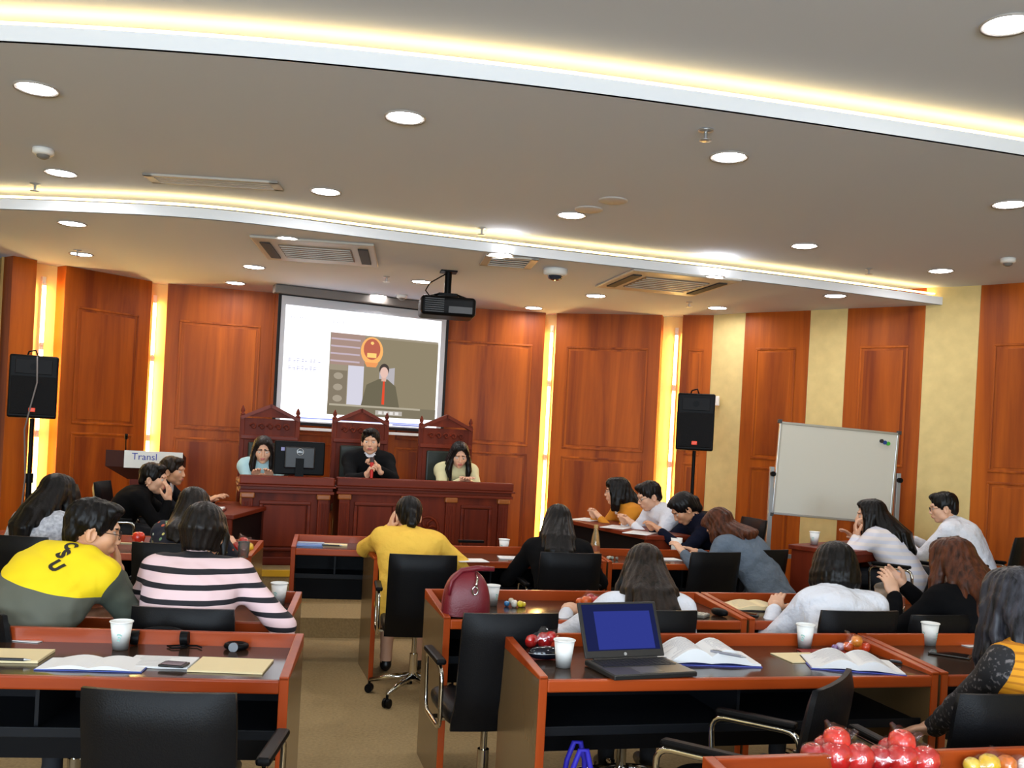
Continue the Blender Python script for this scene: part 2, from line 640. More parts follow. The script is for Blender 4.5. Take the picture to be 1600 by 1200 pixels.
def cove_strip(curve, z, label):
    n = len(curve)
    mb = MB()
    vs_ = [(x, y + 0.06, z + 0.098) for x, y in curve] + [(x, y + 0.09, z + 0.098) for x, y in curve] + [(x, y + 0.09, z + 0.108) for x, y in curve] + [(x, y + 0.06, z + 0.108) for x, y in curve]
    fs_ = []
    for k in range(4):
        a, b = k * n, ((k + 1) % 4) * n
        fs_ += [(a + i, b + i, b + i + 1, a + i + 1) for i in range(n - 1)]
    mb.add(vs_, fs_)
    o = obj('ceiling_light_strip', mb, emission('cove_strip', (255, 214, 136), COVE))
    tag(o, label, 'light', 'light strips behind the ceiling edges')
    o['kind'] = 'thing'
    return o


cove_strip(F2, Z0, 'long warm light strip behind the ceiling edge nearest the screen')
cove_strip(F1, Z1, 'long warm light strip behind the ceiling edge nearest the camera')

# ------------------------------------------------------------------ things in the ceiling
M_LENS = emission('downlight_lens', (252, 250, 250), DOWNLIGHT)
M_RING = mat('downlight_ring', (168, 162, 156), 0.4)


def make_downlight():
    root = empty('downlight')
    obj('ring', MB().lathe([(0.082, -0.001), (0.094, -0.003), (0.102, -0.010), (0.104, 0.0)], 28), M_RING, root)
    obj('lens', MB().lathe([(0.0, -0.006), (0.05, -0.006), (0.083, -0.003)], 28), M_LENS, root)
    return root


DL = make_downlight()
DLP = [
    (57, 138, Z1, 'round ceiling downlight nearest the left edge, in front of the bright cove'),
    (633, 183, Z1, 'round ceiling downlight in the middle of the grey ceiling band, above the screen'),
    (1139, 245, Z1, 'round ceiling downlight next to the small ceiling sprinkler on the middle band'),
    (1575, 38, Z2, 'large round downlight in the raised ceiling at the top right corner'),
    (95, 270, Z1, 'round ceiling downlight left of the long ceiling air vent'),
    (509, 299, Z1, 'round ceiling downlight right of the long ceiling air vent'),
    (893, 336, Z1, 'round ceiling downlight beside two pale cover plates'),
    (1257, 384, Z1, 'round ceiling downlight between the cover plates and the right wall'),
    (1578, 319, Z1, 'round ceiling downlight on the right edge, above the white wall panel'),
    (1470, 423, Z1, 'round ceiling downlight just above the end of the light cove at right'),
    (113, 349, Z0, 'oval looking downlight just behind the far light cove at left'),
    (450, 373, Z0, 'downlight touching the edge of the ceiling cassette at left'),
    (782, 398, Z0, 'downlight just above the small dark ceiling grille'),
    (1113, 433, Z0, 'downlight touching the edge of the ceiling cassette at right'),
    (127, 397, Z0, 'downlight with a sprinkler beside it, above the left wall panels'),
    (397, 417, Z0, 'downlight below the left ceiling cassette, toward the screen'),
    (368, 442, Z0, 'downlight close to the wall at the left corner of the screen'),
    (659, 440, Z0, 'downlight just left of the projector mount'),
    (590, 462, Z0, 'downlight right above the projection screen'),
    (931, 462, Z0, 'downlight right of the projector near the lit wall panels'),
    (834, 481, Z0, 'downlight close to the wall right of the screen'),
    (1305, 462, Z0, 'downlight above the whiteboard near the beige wall strip'),
    (1121, 481, Z0, 'downlight close to the wall above the right loudspeaker'),
]
for i, (x, y, z, lab) in enumerate(DLP):
    o = DL if i == 0 else copy_tree(DL)
    o.location = G(x, y, z)
    tag(o, lab, 'downlight', 'round ceiling downlights')
for x in (-4.0, -1.35, 1.35, 4.0):  # unseen extra downlights, added only to light the room
    for y in (-3.4, -1.4, 0.6, 2.4):
        if (x, y) == (4.0, 2.4):
            continue
        o = copy_tree(DL)
        o.location = (x, y, Z2)
        tag(o, 'round fill downlight added out of view in the ceiling above and behind the camera', 'downlight', 'added fill downlights behind the camera')

M_VENTDARK = mat('vent_dark', (48, 46, 46), 0.7)
M_VENT = mat('vent_metal', (188, 182, 172), 0.45)


def ceiling_box(name, cat, label, x, y, z, sx, sy, rot, kind):
    p = G(x, y, z)
    root = empty(name, p, rot)
    tag(root, label, cat)
    if kind == 'slot':
        fr = MB()
        for a, b in (((-sx / 2, -sy / 2, -0.014), (sx / 2, -sy / 2 + 0.025, 0)), ((-sx / 2, sy / 2 - 0.025, -0.014), (sx / 2, sy / 2, 0)), ((-sx / 2, -sy / 2, -0.014), (-sx / 2 + 0.06, sy / 2, 0)), ((sx / 2 - 0.06, -sy / 2, -0.014), (sx / 2, sy / 2, 0))):
            fr.box(a, b)
        obj('frame', fr, M_VENT, root, bevel=0.002)
        obj('duct', MB().box((-sx / 2 + 0.04, -sy / 2 + 0.01, -0.003), (sx / 2 - 0.04, sy / 2 - 0.01, 0)), M_VENTDARK, root)
        for k in range(4):
            yy = -sy / 2 + sy * (k + 1) / 5
            obj('slat', MB().box((-sx / 2 + 0.05, yy - 0.011, -0.012), (sx / 2 - 0.05, yy + 0.004, -0.004)), M_VENT, root)
    else:
        obj('panel', MB().box((-sx / 2, -sy / 2, -0.02), (sx / 2, sy / 2, 0)), M_VENT, root, bevel=0.012)
        obj('intake_grille', MB().box((-sx * 0.30, -sy * 0.28, -0.026), (sx * 0.30, sy * 0.28, -0.02)), mat('grille_brown', (118, 98, 80), 0.6), root)
        for k in range(7):
            yy = -sy * 0.26 + sy * 0.52 * k / 6
            obj('slat', MB().box((-sx * 0.29, yy - 0.008, -0.032), (sx * 0.29, yy + 0.008, -0.026)), M_VENT, root)
        for s in (-1, 1):
            obj('flap', MB().box((s * sx * 0.40 - 0.04, -sy * 0.34, -0.030), (s * sx * 0.40 + 0.04, sy * 0.34, -0.02)), M_VENTDARK, root, bevel=0.004)
    return root


ceiling_box('ceiling_air_vent', 'air vent', 'long narrow slatted air vent in the grey middle ceiling at left', 335, 283, Z1, 0.86, 0.2, rad(2), 'slot')
ceiling_box('ceiling_cassette', 'air conditioner', 'square ceiling air conditioner cassette up left of the screen', 497, 392, Z0, 0.92, 0.92, rad(6), 'cassette')
ceiling_box('ceiling_cassette', 'air conditioner', 'square ceiling air conditioner cassette right of the projector', 1040, 441, Z0, 0.95, 0.95, rad(14), 'cassette')
ceiling_box('ceiling_grille', 'air vent', 'small dark ceiling grille between the cove and the projector', 795, 408, Z0, 0.42, 0.42, rad(8), 'slot')


def ceiling_dot(name, cat, label, x, y, z, r, h, material, kind='dome'):
    root = empty(name, G(x, y, z))
    tag(root, label, cat)
    if kind == 'dome':
        obj('base', MB().lathe([(0, 0), (r, 0), (r, -h * 0.45), (r * 0.8, -h * 0.6), (0, -h * 0.6)], 18), M_WHITE, root)
        obj('cap', MB().lathe([(r * 0.62, -h * 0.6), (r * 0.55, -h * 0.85), (r * 0.25, -h), (0, -h)], 18), material, root)
    else:
        obj('plate', MB().lathe([(0, 0), (r, 0), (r, -0.006), (r * 0.4, -0.012), (0, -0.012)], 16), M_SILVER, root)
        s = MB().cyl((0, 0, -0.01), (0, 0, -h), 0.009, n=8)
        s.lathe([(0, -h), (0.03, -h), (0.03, -h - 0.004), (0, -h - 0.004)], 12)
        obj('spray_head', s, M_SILVER, root)
    return root


M_DET = mat('detector_grey', (120, 116, 110), 0.5)
ceiling_dot('smoke_detector', 'smoke detector', 'white smoke detector above the left downlight on the middle ceiling', 68, 233, Z1, 0.06, 0.06, M_DET)
ceiling_dot('smoke_detector', 'smoke detector', 'small smoke detector on the ceiling near the right wall', 1575, 404, Z1, 0.055, 0.06, M_DET)
ceiling_dot('smoke_detector', 'smoke detector', 'smoke detector on the low ceiling above the screen', 628, 461, Z0, 0.055, 0.055, M_DET)
ceiling_dot('dome_camera', 'camera', 'grey dome camera on the low ceiling right of the projector', 868, 421, Z0, 0.10, 0.09, mat('dome_dark', (40, 48, 60), 0.1, coat=0.5))
ceiling_dot('sprinkler', 'sprinkler', 'small ceiling sprinkler above the middle downlight at right', 1103, 203, Z1, 0.038, 0.05, M_SILVER, 'spr')
ceiling_dot('sprinkler', 'sprinkler', 'small ceiling sprinkler at the left edge above the far cove', 55, 287, Z1, 0.035, 0.05, M_SILVER, 'spr')
ceiling_dot('sprinkler', 'sprinkler', 'small ceiling sprinkler above the left wall panels', 121, 391, Z0, 0.035, 0.05, M_SILVER, 'spr')
ceiling_dot('sprinkler', 'sprinkler', 'small ceiling sprinkler hanging over the middle of the far cove', 753, 356, Z1, 0.032, 0.05, M_SILVER, 'spr')
ceiling_dot('sprinkler', 'sprinkler', 'tiny sprinkler on the low ceiling above the right wall panels', 1077, 472, Z0, 0.03, 0.045, M_SILVER, 'spr')
ceiling_dot('sprinkler', 'sprinkler', 'tiny sprinkler right of the ceiling cassette above the screen', 604, 432, Z0, 0.03, 0.045, M_SILVER, 'spr')
ceiling_dot('sprinkler', 'sprinkler', 'tiny sprinkler left of the last downlight near the right wall', 1358, 420, Z1, 0.03, 0.045, M_SILVER, 'spr')
for x, y, lab in ((920, 327, 'round pale ceiling cover plate right beside a downlight'), (958, 313, 'round pale ceiling cover plate farther from the downlight')):
    o = obj('ceiling_cover_plate', MB().lathe([(0, -0.008), (0.085, -0.008), (0.095, -0.004), (0.095, 0)], 24), mat('plate_paint', (196, 190, 184), 0.6), None, G(x, y, Z1))
    tag(o, lab, 'cover plate')
    o['kind'] = 'thing'
# ================================================================== FURNITURE
TOP = 0.76


def desk(label, group, fl, yaw, L, D=0.54, base=0.0, divs=None, from_right=False, flat=False):
    """fl = user-side corner (left, or right if from_right); the user sits at local y < 0"""
    yaw = rad(yaw)
    dx = Vector((math.cos(yaw), math.sin(yaw), 0))
    p = Vector((fl[0], fl[1], base))
    if from_right:
        p = p - dx * L
    root = empty('desk', p, yaw)
    tag(root, label, 'desk', group)
    t = 0.028
    obj('table_top', MB().box((t, 0.022, TOP - 0.03), (L - t, D - 0.02, TOP)), M_DESKTOP, root)
    obj('front_edge', MB().box((t, -0.002, TOP - 0.042), (L - t, 0.022, TOP + 0.001)), M_TRIM, root, bevel=0.006)
    for x0 in (0.0, L - t):
        sp = obj('side_panel', MB().prism([(x0, 0.006), (x0 + t, 0.006), (x0 + t, D), (x0, D)], 0.0, TOP + 0.01), M_SIDE, root)
        e = MB().box((x0 - 0.001, 0.0, 0.0), (x0 + t + 0.001, 0.008, TOP + 0.012))
        vs_ = [(x0 - 0.001, 0.0, TOP), (x0 + t + 0.001, 0.0, TOP), (x0 + t + 0.001, D, TOP), (x0 - 0.001, D, TOP),
               (x0 - 0.001, 0.0, TOP + 0.014), (x0 + t + 0.001, 0.0, TOP + 0.014), (x0 + t + 0.001, D, TOP + 0.05), (x0 - 0.001, D, TOP + 0.05)]
        e.add(vs_, [(0, 3, 2, 1), (4, 5, 6, 7), (0, 1, 5, 4), (1, 2, 6, 5), (2, 3, 7, 6), (3, 0, 4, 7)])
        obj('edge_strip', e, M_TRIMV, sp, bevel=0.003)
    obj('back_ledge', MB().box((t, D - 0.022, TOP - 0.03), (L - t, D, TOP + 0.05)), M_TRIM, root, bevel=0.004)
    obj('under_shelf', MB().box((t, 0.06, TOP - 0.20), (L - t, D - 0.06, TOP - 0.185)), M_SHELF, root)
    lip = MB().box((t, 0.05, TOP - 0.205), (L - t, 0.06, TOP - 0.172))
    obj('shelf_lip', lip, M_SHELF, root, bevel=0.003)
    for q in (divs if divs is not None else (0.5,)):
        obj('shelf_divider', MB().box((L * q - 0.006, 0.08, TOP - 0.185), (L * q + 0.006, D - 0.06, TOP - 0.032)), M_SHELF, root)
    obj('modesty_panel', MB().box((t, D - 0.06, 0.36), (L - t, D - 0.045, TOP - 0.03)), M_BLACK, root)
    return root


ROWS = 'desks in rows facing the bench'
YR = 14.3
dxr = Vector((math.cos(rad(YR)), math.sin(rad(YR)), 0))
desk('long wooden desk with the open laptop on it', ROWS, (0.135, 3.22), YR, 1.56)
p = Vector((0.135, 3.22, 0)) + dxr * 1.575
desk('desk with a paper cup and a dark phone beside the woman in the mustard vest', ROWS, p, YR, 1.56)
desk('wooden desk with the maroon handbag on its corner', ROWS, (-0.255, 4.20), YR, 1.46)
p = Vector((-0.255, 4.20, 0)) + dxr * 1.475
desk('desk with the cream paged book and the iced coffee on it', ROWS, p, YR, 1.56)
p = Vector((-0.255, 4.20, 0)) + dxr * 3.05
desk('end desk on the far right behind the woman with brown wavy hair', ROWS, p, YR, 1.3)
YR4 = 17
dx4 = Vector((math.cos(rad(YR4)), math.sin(rad(YR4)), 0))
desk('desk where the woman in the yellow blazer leans', ROWS, (-0.827, 6.05), YR4, 1.58, D=0.45)
p = Vector((-0.827, 6.05, 0)) + dx4 * 1.595
desk('desk with the red marked mug where the woman in grey leans', ROWS, p, YR4, 1.2, D=0.45)
desk('small single desk with a cream notepad, standing before the bench', ROWS, (-1.437, 6.42), 10, 0.585, D=0.45)
p = G(1095, 1178, TOP + 0.05)
desk('nearest desk at the bottom right with wrapped apples on it', ROWS, (p.x + 0.125, p.y - 0.5), YR, 1.56, D=0.5)
YL = 7
desk('nearest desk on the left with papers, cup and cream folder', ROWS, (-0.667, 3.04), YL, 1.56, D=0.5, from_right=True)
desk('desk where the woman in the striped sweater sits', ROWS, (-0.874, 3.95), YL, 1.56, D=0.5, from_right=True)
desk('desk with the red apple where the woman in floral navy sits', ROWS, (-1.55, 5.85), YL, 1.56, from_right=True)
desk('far left desk in front of the woman in the pale lace top', ROWS, (-1.55 - 1.575 * math.cos(rad(YL)), 5.85 - 1.575 * math.sin(rad(YL))), YL, 1.3, from_right=True)


# side tables on the raised step
def side_table(label, a, b, depth, z):
    a, b = Vector(a).to_3d(), Vector(b).to_3d()
    L = (b - a).length
    root = empty('side_table', (a.x, a.y, STEP), math.atan2(b.y - a.y, b.x - a.x))
    tag(root, label, 'table', 'side tables on the raised step')
    h = z - STEP
    obj('table_top', MB().box((0, 0, h - 0.035), (L, depth, h)), M_BENCHX, root, bevel=0.006)
    for x0 in (0.02, L - 0.05):
        obj('side_panel', MB().box((x0, 0.02, 0), (x0 + 0.03, depth - 0.02, h - 0.035)), M_BENCH, root)
    obj('front_panel', MB().box((0.05, depth - 0.05, 0.1), (L - 0.05, depth - 0.03, h - 0.035)), M_BLACK, root)
    obj('apron', MB().box((0.05, 0.02, h - 0.09), (L - 0.05, 0.035, h - 0.035)), M_BENCHX, root, bevel=0.003)
    return root


ST = 0.895
ed = Vector((0.42, -0.907))
en = Vector((0.907, 0.42))
A = Vector((0.50, 8.42)); B = A + ed * 1.30
# user side is +en ; local y axis must point away from the users, i.e. -en
side_table('low wooden table with papers where three people sit in front of the lit recess', B + en * 0.46, A + en * 0.46, 0.46, ST)
side_table('dark side table with a paper cup, in front of the whiteboard', (2.42, 6.80), (3.22, 7.54), 0.48, ST)
side_table('side table with tilted papers before the lectern at left', (-2.50, 8.45), (-2.50, 7.15), 0.46, ST)


# ------------------------------------------------------------------ office chairs
def make_chair():
    root = empty('office_chair')
    # seat pad
    s = MB()
    for i, (z, k) in enumerate(((0.415, 0.90), (0.43, 0.98), (0.455, 1.0), (0.475, 0.97), (0.485, 0.88))):
        pass
    prof = [(0.415, 0.88), (0.425, 0.97), (0.45, 1.0), (0.47, 0.985), (0.482, 0.92), (0.486, 0.7)]
    ring = 28
    vs_ = []
    for z, k in prof:
        for i in range(ring):
            w = 2 * math.pi * i / ring
            cx_, sy_ = math.cos(w), math.sin(w)
            e = 0.32
            x = 0.235 * k * math.copysign(abs(cx_) ** e, cx_)
            y = 0.235 * k * math.copysign(abs(sy_) ** e, sy_)
            vs_.append((x, y, z - 0.012 * (y > 0.15) * (y - 0.15) / 0.08))
    fs_ = [(a * ring + i, a * ring + (i + 1) % ring, (a + 1) * ring + (i + 1) % ring, (a + 1) * ring + i) for a in range(len(prof) - 1) for i in range(ring)]
    fs_ += [tuple(range(ring - 1, -1, -1)), tuple((len(prof) - 1) * ring + i for i in range(ring))]
    s.add(vs_, fs_, True)
    obj('seat', s, M_LEATHER, root)
    # backrest: padded slab, slightly curved and reclined
    nb, mb_ = 10, 10
    b = MB()

    def pt(u, v, side):
        x = (u - 0.5) * 0.44
        z = 0.40 + v * 0.49
        edge = min(u, 1 - u, 0.5) * 2
        th = 0.028 * (1 - (abs(2 * u - 1)) ** 8) * (1 - (abs(2 * v - 1)) ** 10) + 0.008
        y = -0.245 - (z - 0.45) * 0.16 - 0.018 * (1 - (2 * u - 1) ** 2) + 0.05 * math.exp(-((v - 0.05) / 0.12) ** 2)
        return (x * (0.985 if v > 0.97 else 1), y + side * th, z)

    for side in (-1, 1):
        vs_ = [pt(i / nb, j / mb_, side) for j in range(mb_ + 1) for i in range(nb + 1)]
        fs_ = []
        for j in range(mb_):
            for i in range(nb):
                q = (j * (nb + 1) + i, j * (nb + 1) + i + 1, (j + 1) * (nb + 1) + i + 1, (j + 1) * (nb + 1) + i)
                fs_.append(q if side < 0 else q[::-1])
        b.add(vs_, fs_, True)
    rim = [(i, 0) for i in range(nb + 1)] + [(nb, j) for j in range(1, mb_ + 1)] + [(i, mb_) for i in range(nb - 1, -1, -1)] + [(0, j) for j in range(mb_ - 1, 0, -1)]
    vs_ = [pt(i / nb, j / mb_, sd) for sd in (-1, 1) for i, j in rim]
    m = len(rim)
    b.add(vs_, [((i + 1) % m, i, m + i, m + (i + 1) % m) for i in range(m)], True)
    obj('backrest', b, M_LEATHER, root)
    # arms: chrome loop with a black pad
    for sx in (-1, 1):
        x = sx * 0.262
        pts = []
        for (y, z), (y2, z2), (y3, z3), (y4, z4) in [(((-0.17, 0.40)), (0.13, 0.40), (0.15, 0.64), (-0.16, 0.64))]:
            cs4 = [(y, z), (y2, z2), (y3, z3), (y4, z4)]
            for k in range(4):
                a0 = Vector(cs4[k - 1]); a1 = Vector(cs4[k]); a2 = Vector(cs4[(k + 1) % 4])
                d0 = (a0 - a1).normalized() * 0.055; d2 = (a2 - a1).normalized() * 0.055
                for tt in (0, 0.25, 0.5, 0.75, 1):
                    q = (a1 + d0) * (1 - tt) ** 2 + a1 * 2 * tt * (1 - tt) + (a1 + d2) * tt ** 2
                    pts.append((x, q.x, q.y))
        arm = obj('armrest', MB().tube(pts, 0.011, 8, True), M_CHROME, root)
        obj('arm_pad', MB().box((x - 0.024, -0.15, 0.648), (x + 0.024, 0.13, 0.672)), M_PLASTIC, arm, bevel=0.01)
        br = MB().box((min(x, x - sx * 0.1), -0.03, 0.392), (max(x, x - sx * 0.1), 0.03, 0.404))
        obj('arm_bracket', br, M_CHROME, arm)
    col_ = MB().cyl((0, 0, 0.10), (0, 0, 0.26), 0.028, n=16).cyl((0, 0, 0.26), (0, 0, 0.40), 0.017, n=14).box((-0.08, -0.1, 0.39), (0.08, 0.1, 0.415))
    obj('gas_column', col_, M_CHROME, root)
    for k in range(5):
        w = 2 * math.pi * k / 5 + 0.3
        c, s_ = math.cos(w), math.sin(w)
        lg = MB().tube([(0.02 * c, 0.02 * s_, 0.125), (0.16 * c, 0.16 * s_, 0.105), (0.30 * c, 0.30 * s_, 0.075)], [0.022, 0.017, 0.012], 8)
        l = obj('base_leg', lg, M_CHROME, root)
        cst = MB()
        px_, py_ = 0.30 * c, 0.30 * s_
        for dd_ in (-0.014, 0.014):
            cst.cyl((px_ - s_ * (dd_ - 0.009), py_ + c * (dd_ - 0.009), 0.027), (px_ - s_ * (dd_ + 0.009), py_ + c * (dd_ + 0.009), 0.027), 0.027, n=14)
        cst.cyl((px_, py_, 0.03), (px_, py_, 0.075), 0.009, n=8)
        obj('caster', cst, M_PLASTIC, l)
    return root


CHAIR0 = make_chair()
_used = [False]


def chair(label, x, y, facing, base=0.0):
    o = copy_tree(CHAIR0) if _used[0] else CHAIR0
    _used[0] = True
    o.location = (x, y, base)
    o.rotation_euler = (0, 0, rad(facing))
    o.scale = (0.88, 1, 1)
    tag(o, label, 'chair', 'black leather office chairs')
    return o


def chair_at(label, px, py, ztop, facing, base=0.0):
    """a chair whose backrest's top middle is seen at px, py"""
    Yb = FPX * (CAM_H - ztop) / (-(px - CX) * sn + (py - CY) * cs)
    b = W(px, py, Yb)
    a = rad(facing)
    c = b - Vector((-math.sin(a), math.cos(a), 0)) * -0.32
    o = chair(label, c.x, c.y, facing, base)
    o.scale = (0.88, 1, ztop / 0.885)          # the gas lift of each chair is set differently
    return o


chair_at('empty black office chair seen from behind at the nearest left desk', 248, 1082, 0.885, 2)
chair_at('black office chair behind the woman in the striped sweater', 286, 952, 0.85, 4)
chair_at('black office chair under the man in the yellow and grey jacket', -14, 950, 0.85, -50)
chair_at('black office chair under the woman in the pale lace top', 22, 838, 0.885, -4)
chair_at('black office chair under the woman in floral navy', 262, 850, 0.885, 6)
chair_at('black office chair under the woman in the yellow blazer', 662, 868, 0.885, 10)
chair_at('empty black office chair between the handbag and the laptop', 800, 960, 0.885, 16)
chair_at('black office chair under the long haired woman in black by the far desk', 893, 865, 0.885, 10)
chair_at('black office chair under the woman in white by the laptop desk', 1022, 955, 0.885, 12)
chair_at('empty black office chair next to the woman in grey', 1120, 864, 0.885, 22)
chair_at('black office chair under the woman in the grey blazer', 1198, 860, 0.885, 24)
chair_at('black office chair under the woman with the dark bob', 1345, 956, 0.885, 14)
chair_at('black office chair under the woman with brown wavy hair', 1478, 962, 0.86, 20)
chair_at('turned empty black office chair at the nearest right desk', 1304, 1064, 0.885, 57)
chair_at('black office chair under the woman in the mustard vest', 1585, 1086, 0.885, 14)


# ------------------------------------------------------------------ judges' bench
BA, BB = Vector((-2.25, 8.0, 0)), Vector((0.04, 8.76, 0))
BD = (BB - BA).normalized()
BN = Vector((-BD.y, BD.x, 0))
BANG = math.atan2(BD.y, BD.x)
BL = (BB - BA).length
BH = 0.755


def bench(label, x0, x1, pil, fields, zt):
    p0 = BA + BD * x0
    root = empty('judges_bench', (p0.x, p0.y, DAIS), BANG)
    tag(root, label, 'bench', 'mahogany judges benches')
    L = x1 - x0
    D = 0.42
    obj('body', MB().box((0.03, 0.04, 0.05), (L - 0.03, 0.12, zt - 0.12)).box((0.03, 0.1, 0.05), (0.07, D, zt - 0.12)).box((L - 0.07, 0.1, 0.05), (L - 0.03, D, zt - 0.12)), M_BENCH, root)
    obj('plinth', MB().box((0.0, 0.015, 0.0), (L, D, 0.07)), M_BENCHX, root, bevel=0.008)
    obj('cornice', MB().box((0.0, 0.005, zt - 0.145), (L, D, zt - 0.12)).box((0.01, 0.02, zt - 0.12), (L - 0.01, D, zt - 0.09)).box((-0.012, -0.02, zt - 0.09), (L + 0.012, D, zt - 0.075)), M_BENCHX, root, bevel=0.004)
    obj('top_rail', MB().box((0.0, 0.0, zt - 0.075), (L, 0.10, zt)), M_BENCHX, root, bevel=0.010)
    obj('work_top', MB().box((0.0, 0.10, zt - 0.075), (L, D, zt - 0.045)), M_BENCHX, root)
    for q in pil:
        pl = MB().box((q - 0.045, 0.0, 0.07), (q + 0.045, 0.05, zt - 0.145))
        for k in range(3):
            pl.box((q - 0.03 + k * 0.024, -0.008, 0.14), (q - 0.018 + k * 0.024, 0.0, zt - 0.22))
        po = obj('pilaster', pl, M_BENCH, root, bevel=0.004)
        obj('capital', MB().box((q - 0.058, -0.016, zt - 0.19), (q + 0.058, 0.05, zt - 0.145)), mat('gilt_wood', (150, 84, 34), 0.3, coat=0.05), po, bevel=0.01)
    for a, b in fields:
        f = obj('field_panel', MB().box((a + 0.035, 0.028, 0.155), (b - 0.035, 0.045, zt - 0.245)), M_BENCH, root, bevel=0.012)
        fr = MB()
        for u, v in (((a, 0.12), (b, 0.15)), ((a, zt - 0.24), (b, zt - 0.21)), ((a, 0.15), (a + 0.03, zt - 0.24)), ((b - 0.03, 0.15), (b, zt - 0.24))):
            fr.box((u[0], 0.018, u[1]), (v[0], 0.045, v[1]))
        obj('frame_moulding', fr, M_BENCHX, f, bevel=0.007)
    return root


SPLIT = 0.80
bench('left wing of the carved mahogany bench with the monitor on it', 0.0, SPLIT - 0.01, (0.07, SPLIT - 0.1), ((0.17, SPLIT - 0.2),), BH)
bigb = bench('main mahogany judges bench with fluted pilasters', SPLIT + 0.01, BL, (0.07, 0.62, 1.02, BL - SPLIT - 0.1), ((0.16, 0.53), (1.12, BL - SPLIT - 0.2)), BH + 0.01)
orn = MB()
ring_pts = [(0.82 + 0.10 * math.cos(w), 0.035, 0.34 + 0.10 * math.sin(w)) for w in [2 * math.pi * i / 24 for i in range(24)]]
orn.tube(ring_pts, 0.012, 8, True)
for k in range(6):
    w = 2 * math.pi * k / 6
    orn.tube([(0.82, 0.035, 0.34), (0.82 + 0.05 * math.cos(w + 0.5), 0.028, 0.34 + 0.05 * math.sin(w + 0.5)), (0.82 + 0.09 * math.cos(w), 0.035, 0.34 + 0.09 * math.sin(w))], [0.016, 0.012, 0.008], 6)
obj('carved_rosette', orn, M_BENCH, bigb)


# high-backed carved chairs
def judge_chair(label, px, Y, ztop, facing=180 + 18):
    p = W(px, 690, Y)
    root = empty('judge_chair', (p.x, p.y, DAIS), rad(facing))
    tag(root, label, 'chair', 'carved high-backed chairs at the bench')
    H = ztop - DAIS
    w = 0.25
    # local +y is where the sitter faces
    obj('seat', MB().box((-0.25, -0.02, 0.40), (0.25, 0.46, 0.48)), M_LEATHER, root, bevel=0.02)
    for sx in (-1, 1):
        for y in (0.0, 0.42):
            obj('leg', MB().cyl((sx * 0.22, y, 0.0), (sx * 0.22, y, 0.40), 0.022, 0.03, 12), M_BENCH, root)
        po = MB().box((sx * w - 0.022, -0.05, 0.38), (sx * w + 0.022, -0.005, H - 0.11))
        post = obj('post', po, M_BENCH, root, bevel=0.005)
        fin = MB().lathe([(0.0, 0.085), (0.006, 0.08), (0.016, 0.055), (0.021, 0.035), (0.012, 0.016), (0.022, 0.008), (0.026, -0.004), (0.0, -0.004)], 14, (sx * w, -0.028, H - 0.11))
        obj('finial', fin, M_BENCH, post)
        ar = MB().tube([(sx * 0.26, -0.02, 0.68), (sx * 0.27, 0.2, 0.69), (sx * 0.27, 0.38, 0.66), (sx * 0.26, 0.41, 0.46)], 0.02, 8)
        obj('arm', ar, M_BENCH, root)
    obj('back_panel', MB().box((-w + 0.02, -0.04, 0.46), (w - 0.02, -0.015, H - 0.14)), M_BENCH, root)
    obj('leather_pad', MB().box((-w + 0.06, -0.016, 0.52), (w - 0.06, 0.018, H - 0.36)), mat('dark_green_leather', (30, 36, 28), 0.4), root, bevel=0.014)
    obj('cross_rail', MB().box((-w - 0.01, -0.055, H - 0.335), (w + 0.01, 0.012, H - 0.295)), M_BENCHX, root, bevel=0.006)
    cr = MB()
    for k in range(-2, 3):
        x = k * 0.075
        pts = [(x + 0.03 * math.cos(t) * (1 - t / 9), -0.006, H - 0.215 + 0.034 * math.sin(t) * (1 - t / 9)) for t in [i * 0.55 for i in range(13)]]
        cr.tube(pts, 0.008, 6)
    obj('carving', cr, M_BENCH, root)
    ped = obj('pediment', MB().prism_y([(-w - 0.005, H - 0.125), (w + 0.005, H - 0.125), (0, H - 0.02)], -0.05, 0.0), M_BENCH, root)
    for s in (-1, 1):
        a = Vector((s * (w + 0.02), H - 0.128)); b = Vector((0, H))
        dr = (b - a).normalized(); nn = Vector((-dr.y, dr.x)) * (1 if s < 0 else -1)
        if nn.y < 0:
            nn = -nn
        poly = [a, b, b - nn * 0.03, a - nn * 0.03]
        poly = [(q.x, q.y) for q in poly]
        if s < 0:
            poly = poly[::-1]
        obj('gable_moulding', MB().prism_y(poly, -0.06, 0.012), M_BENCHX, ped)
    return root


judge_chair('carved high chair behind the woman at the monitor', 421, 8.92, 1.78)
judge_chair('carved high chair behind the man in the black robe', 563, 9.2, 1.79)
judge_chair('carved high chair behind the woman in the cream sweater', 697, 9.45, 1.78)

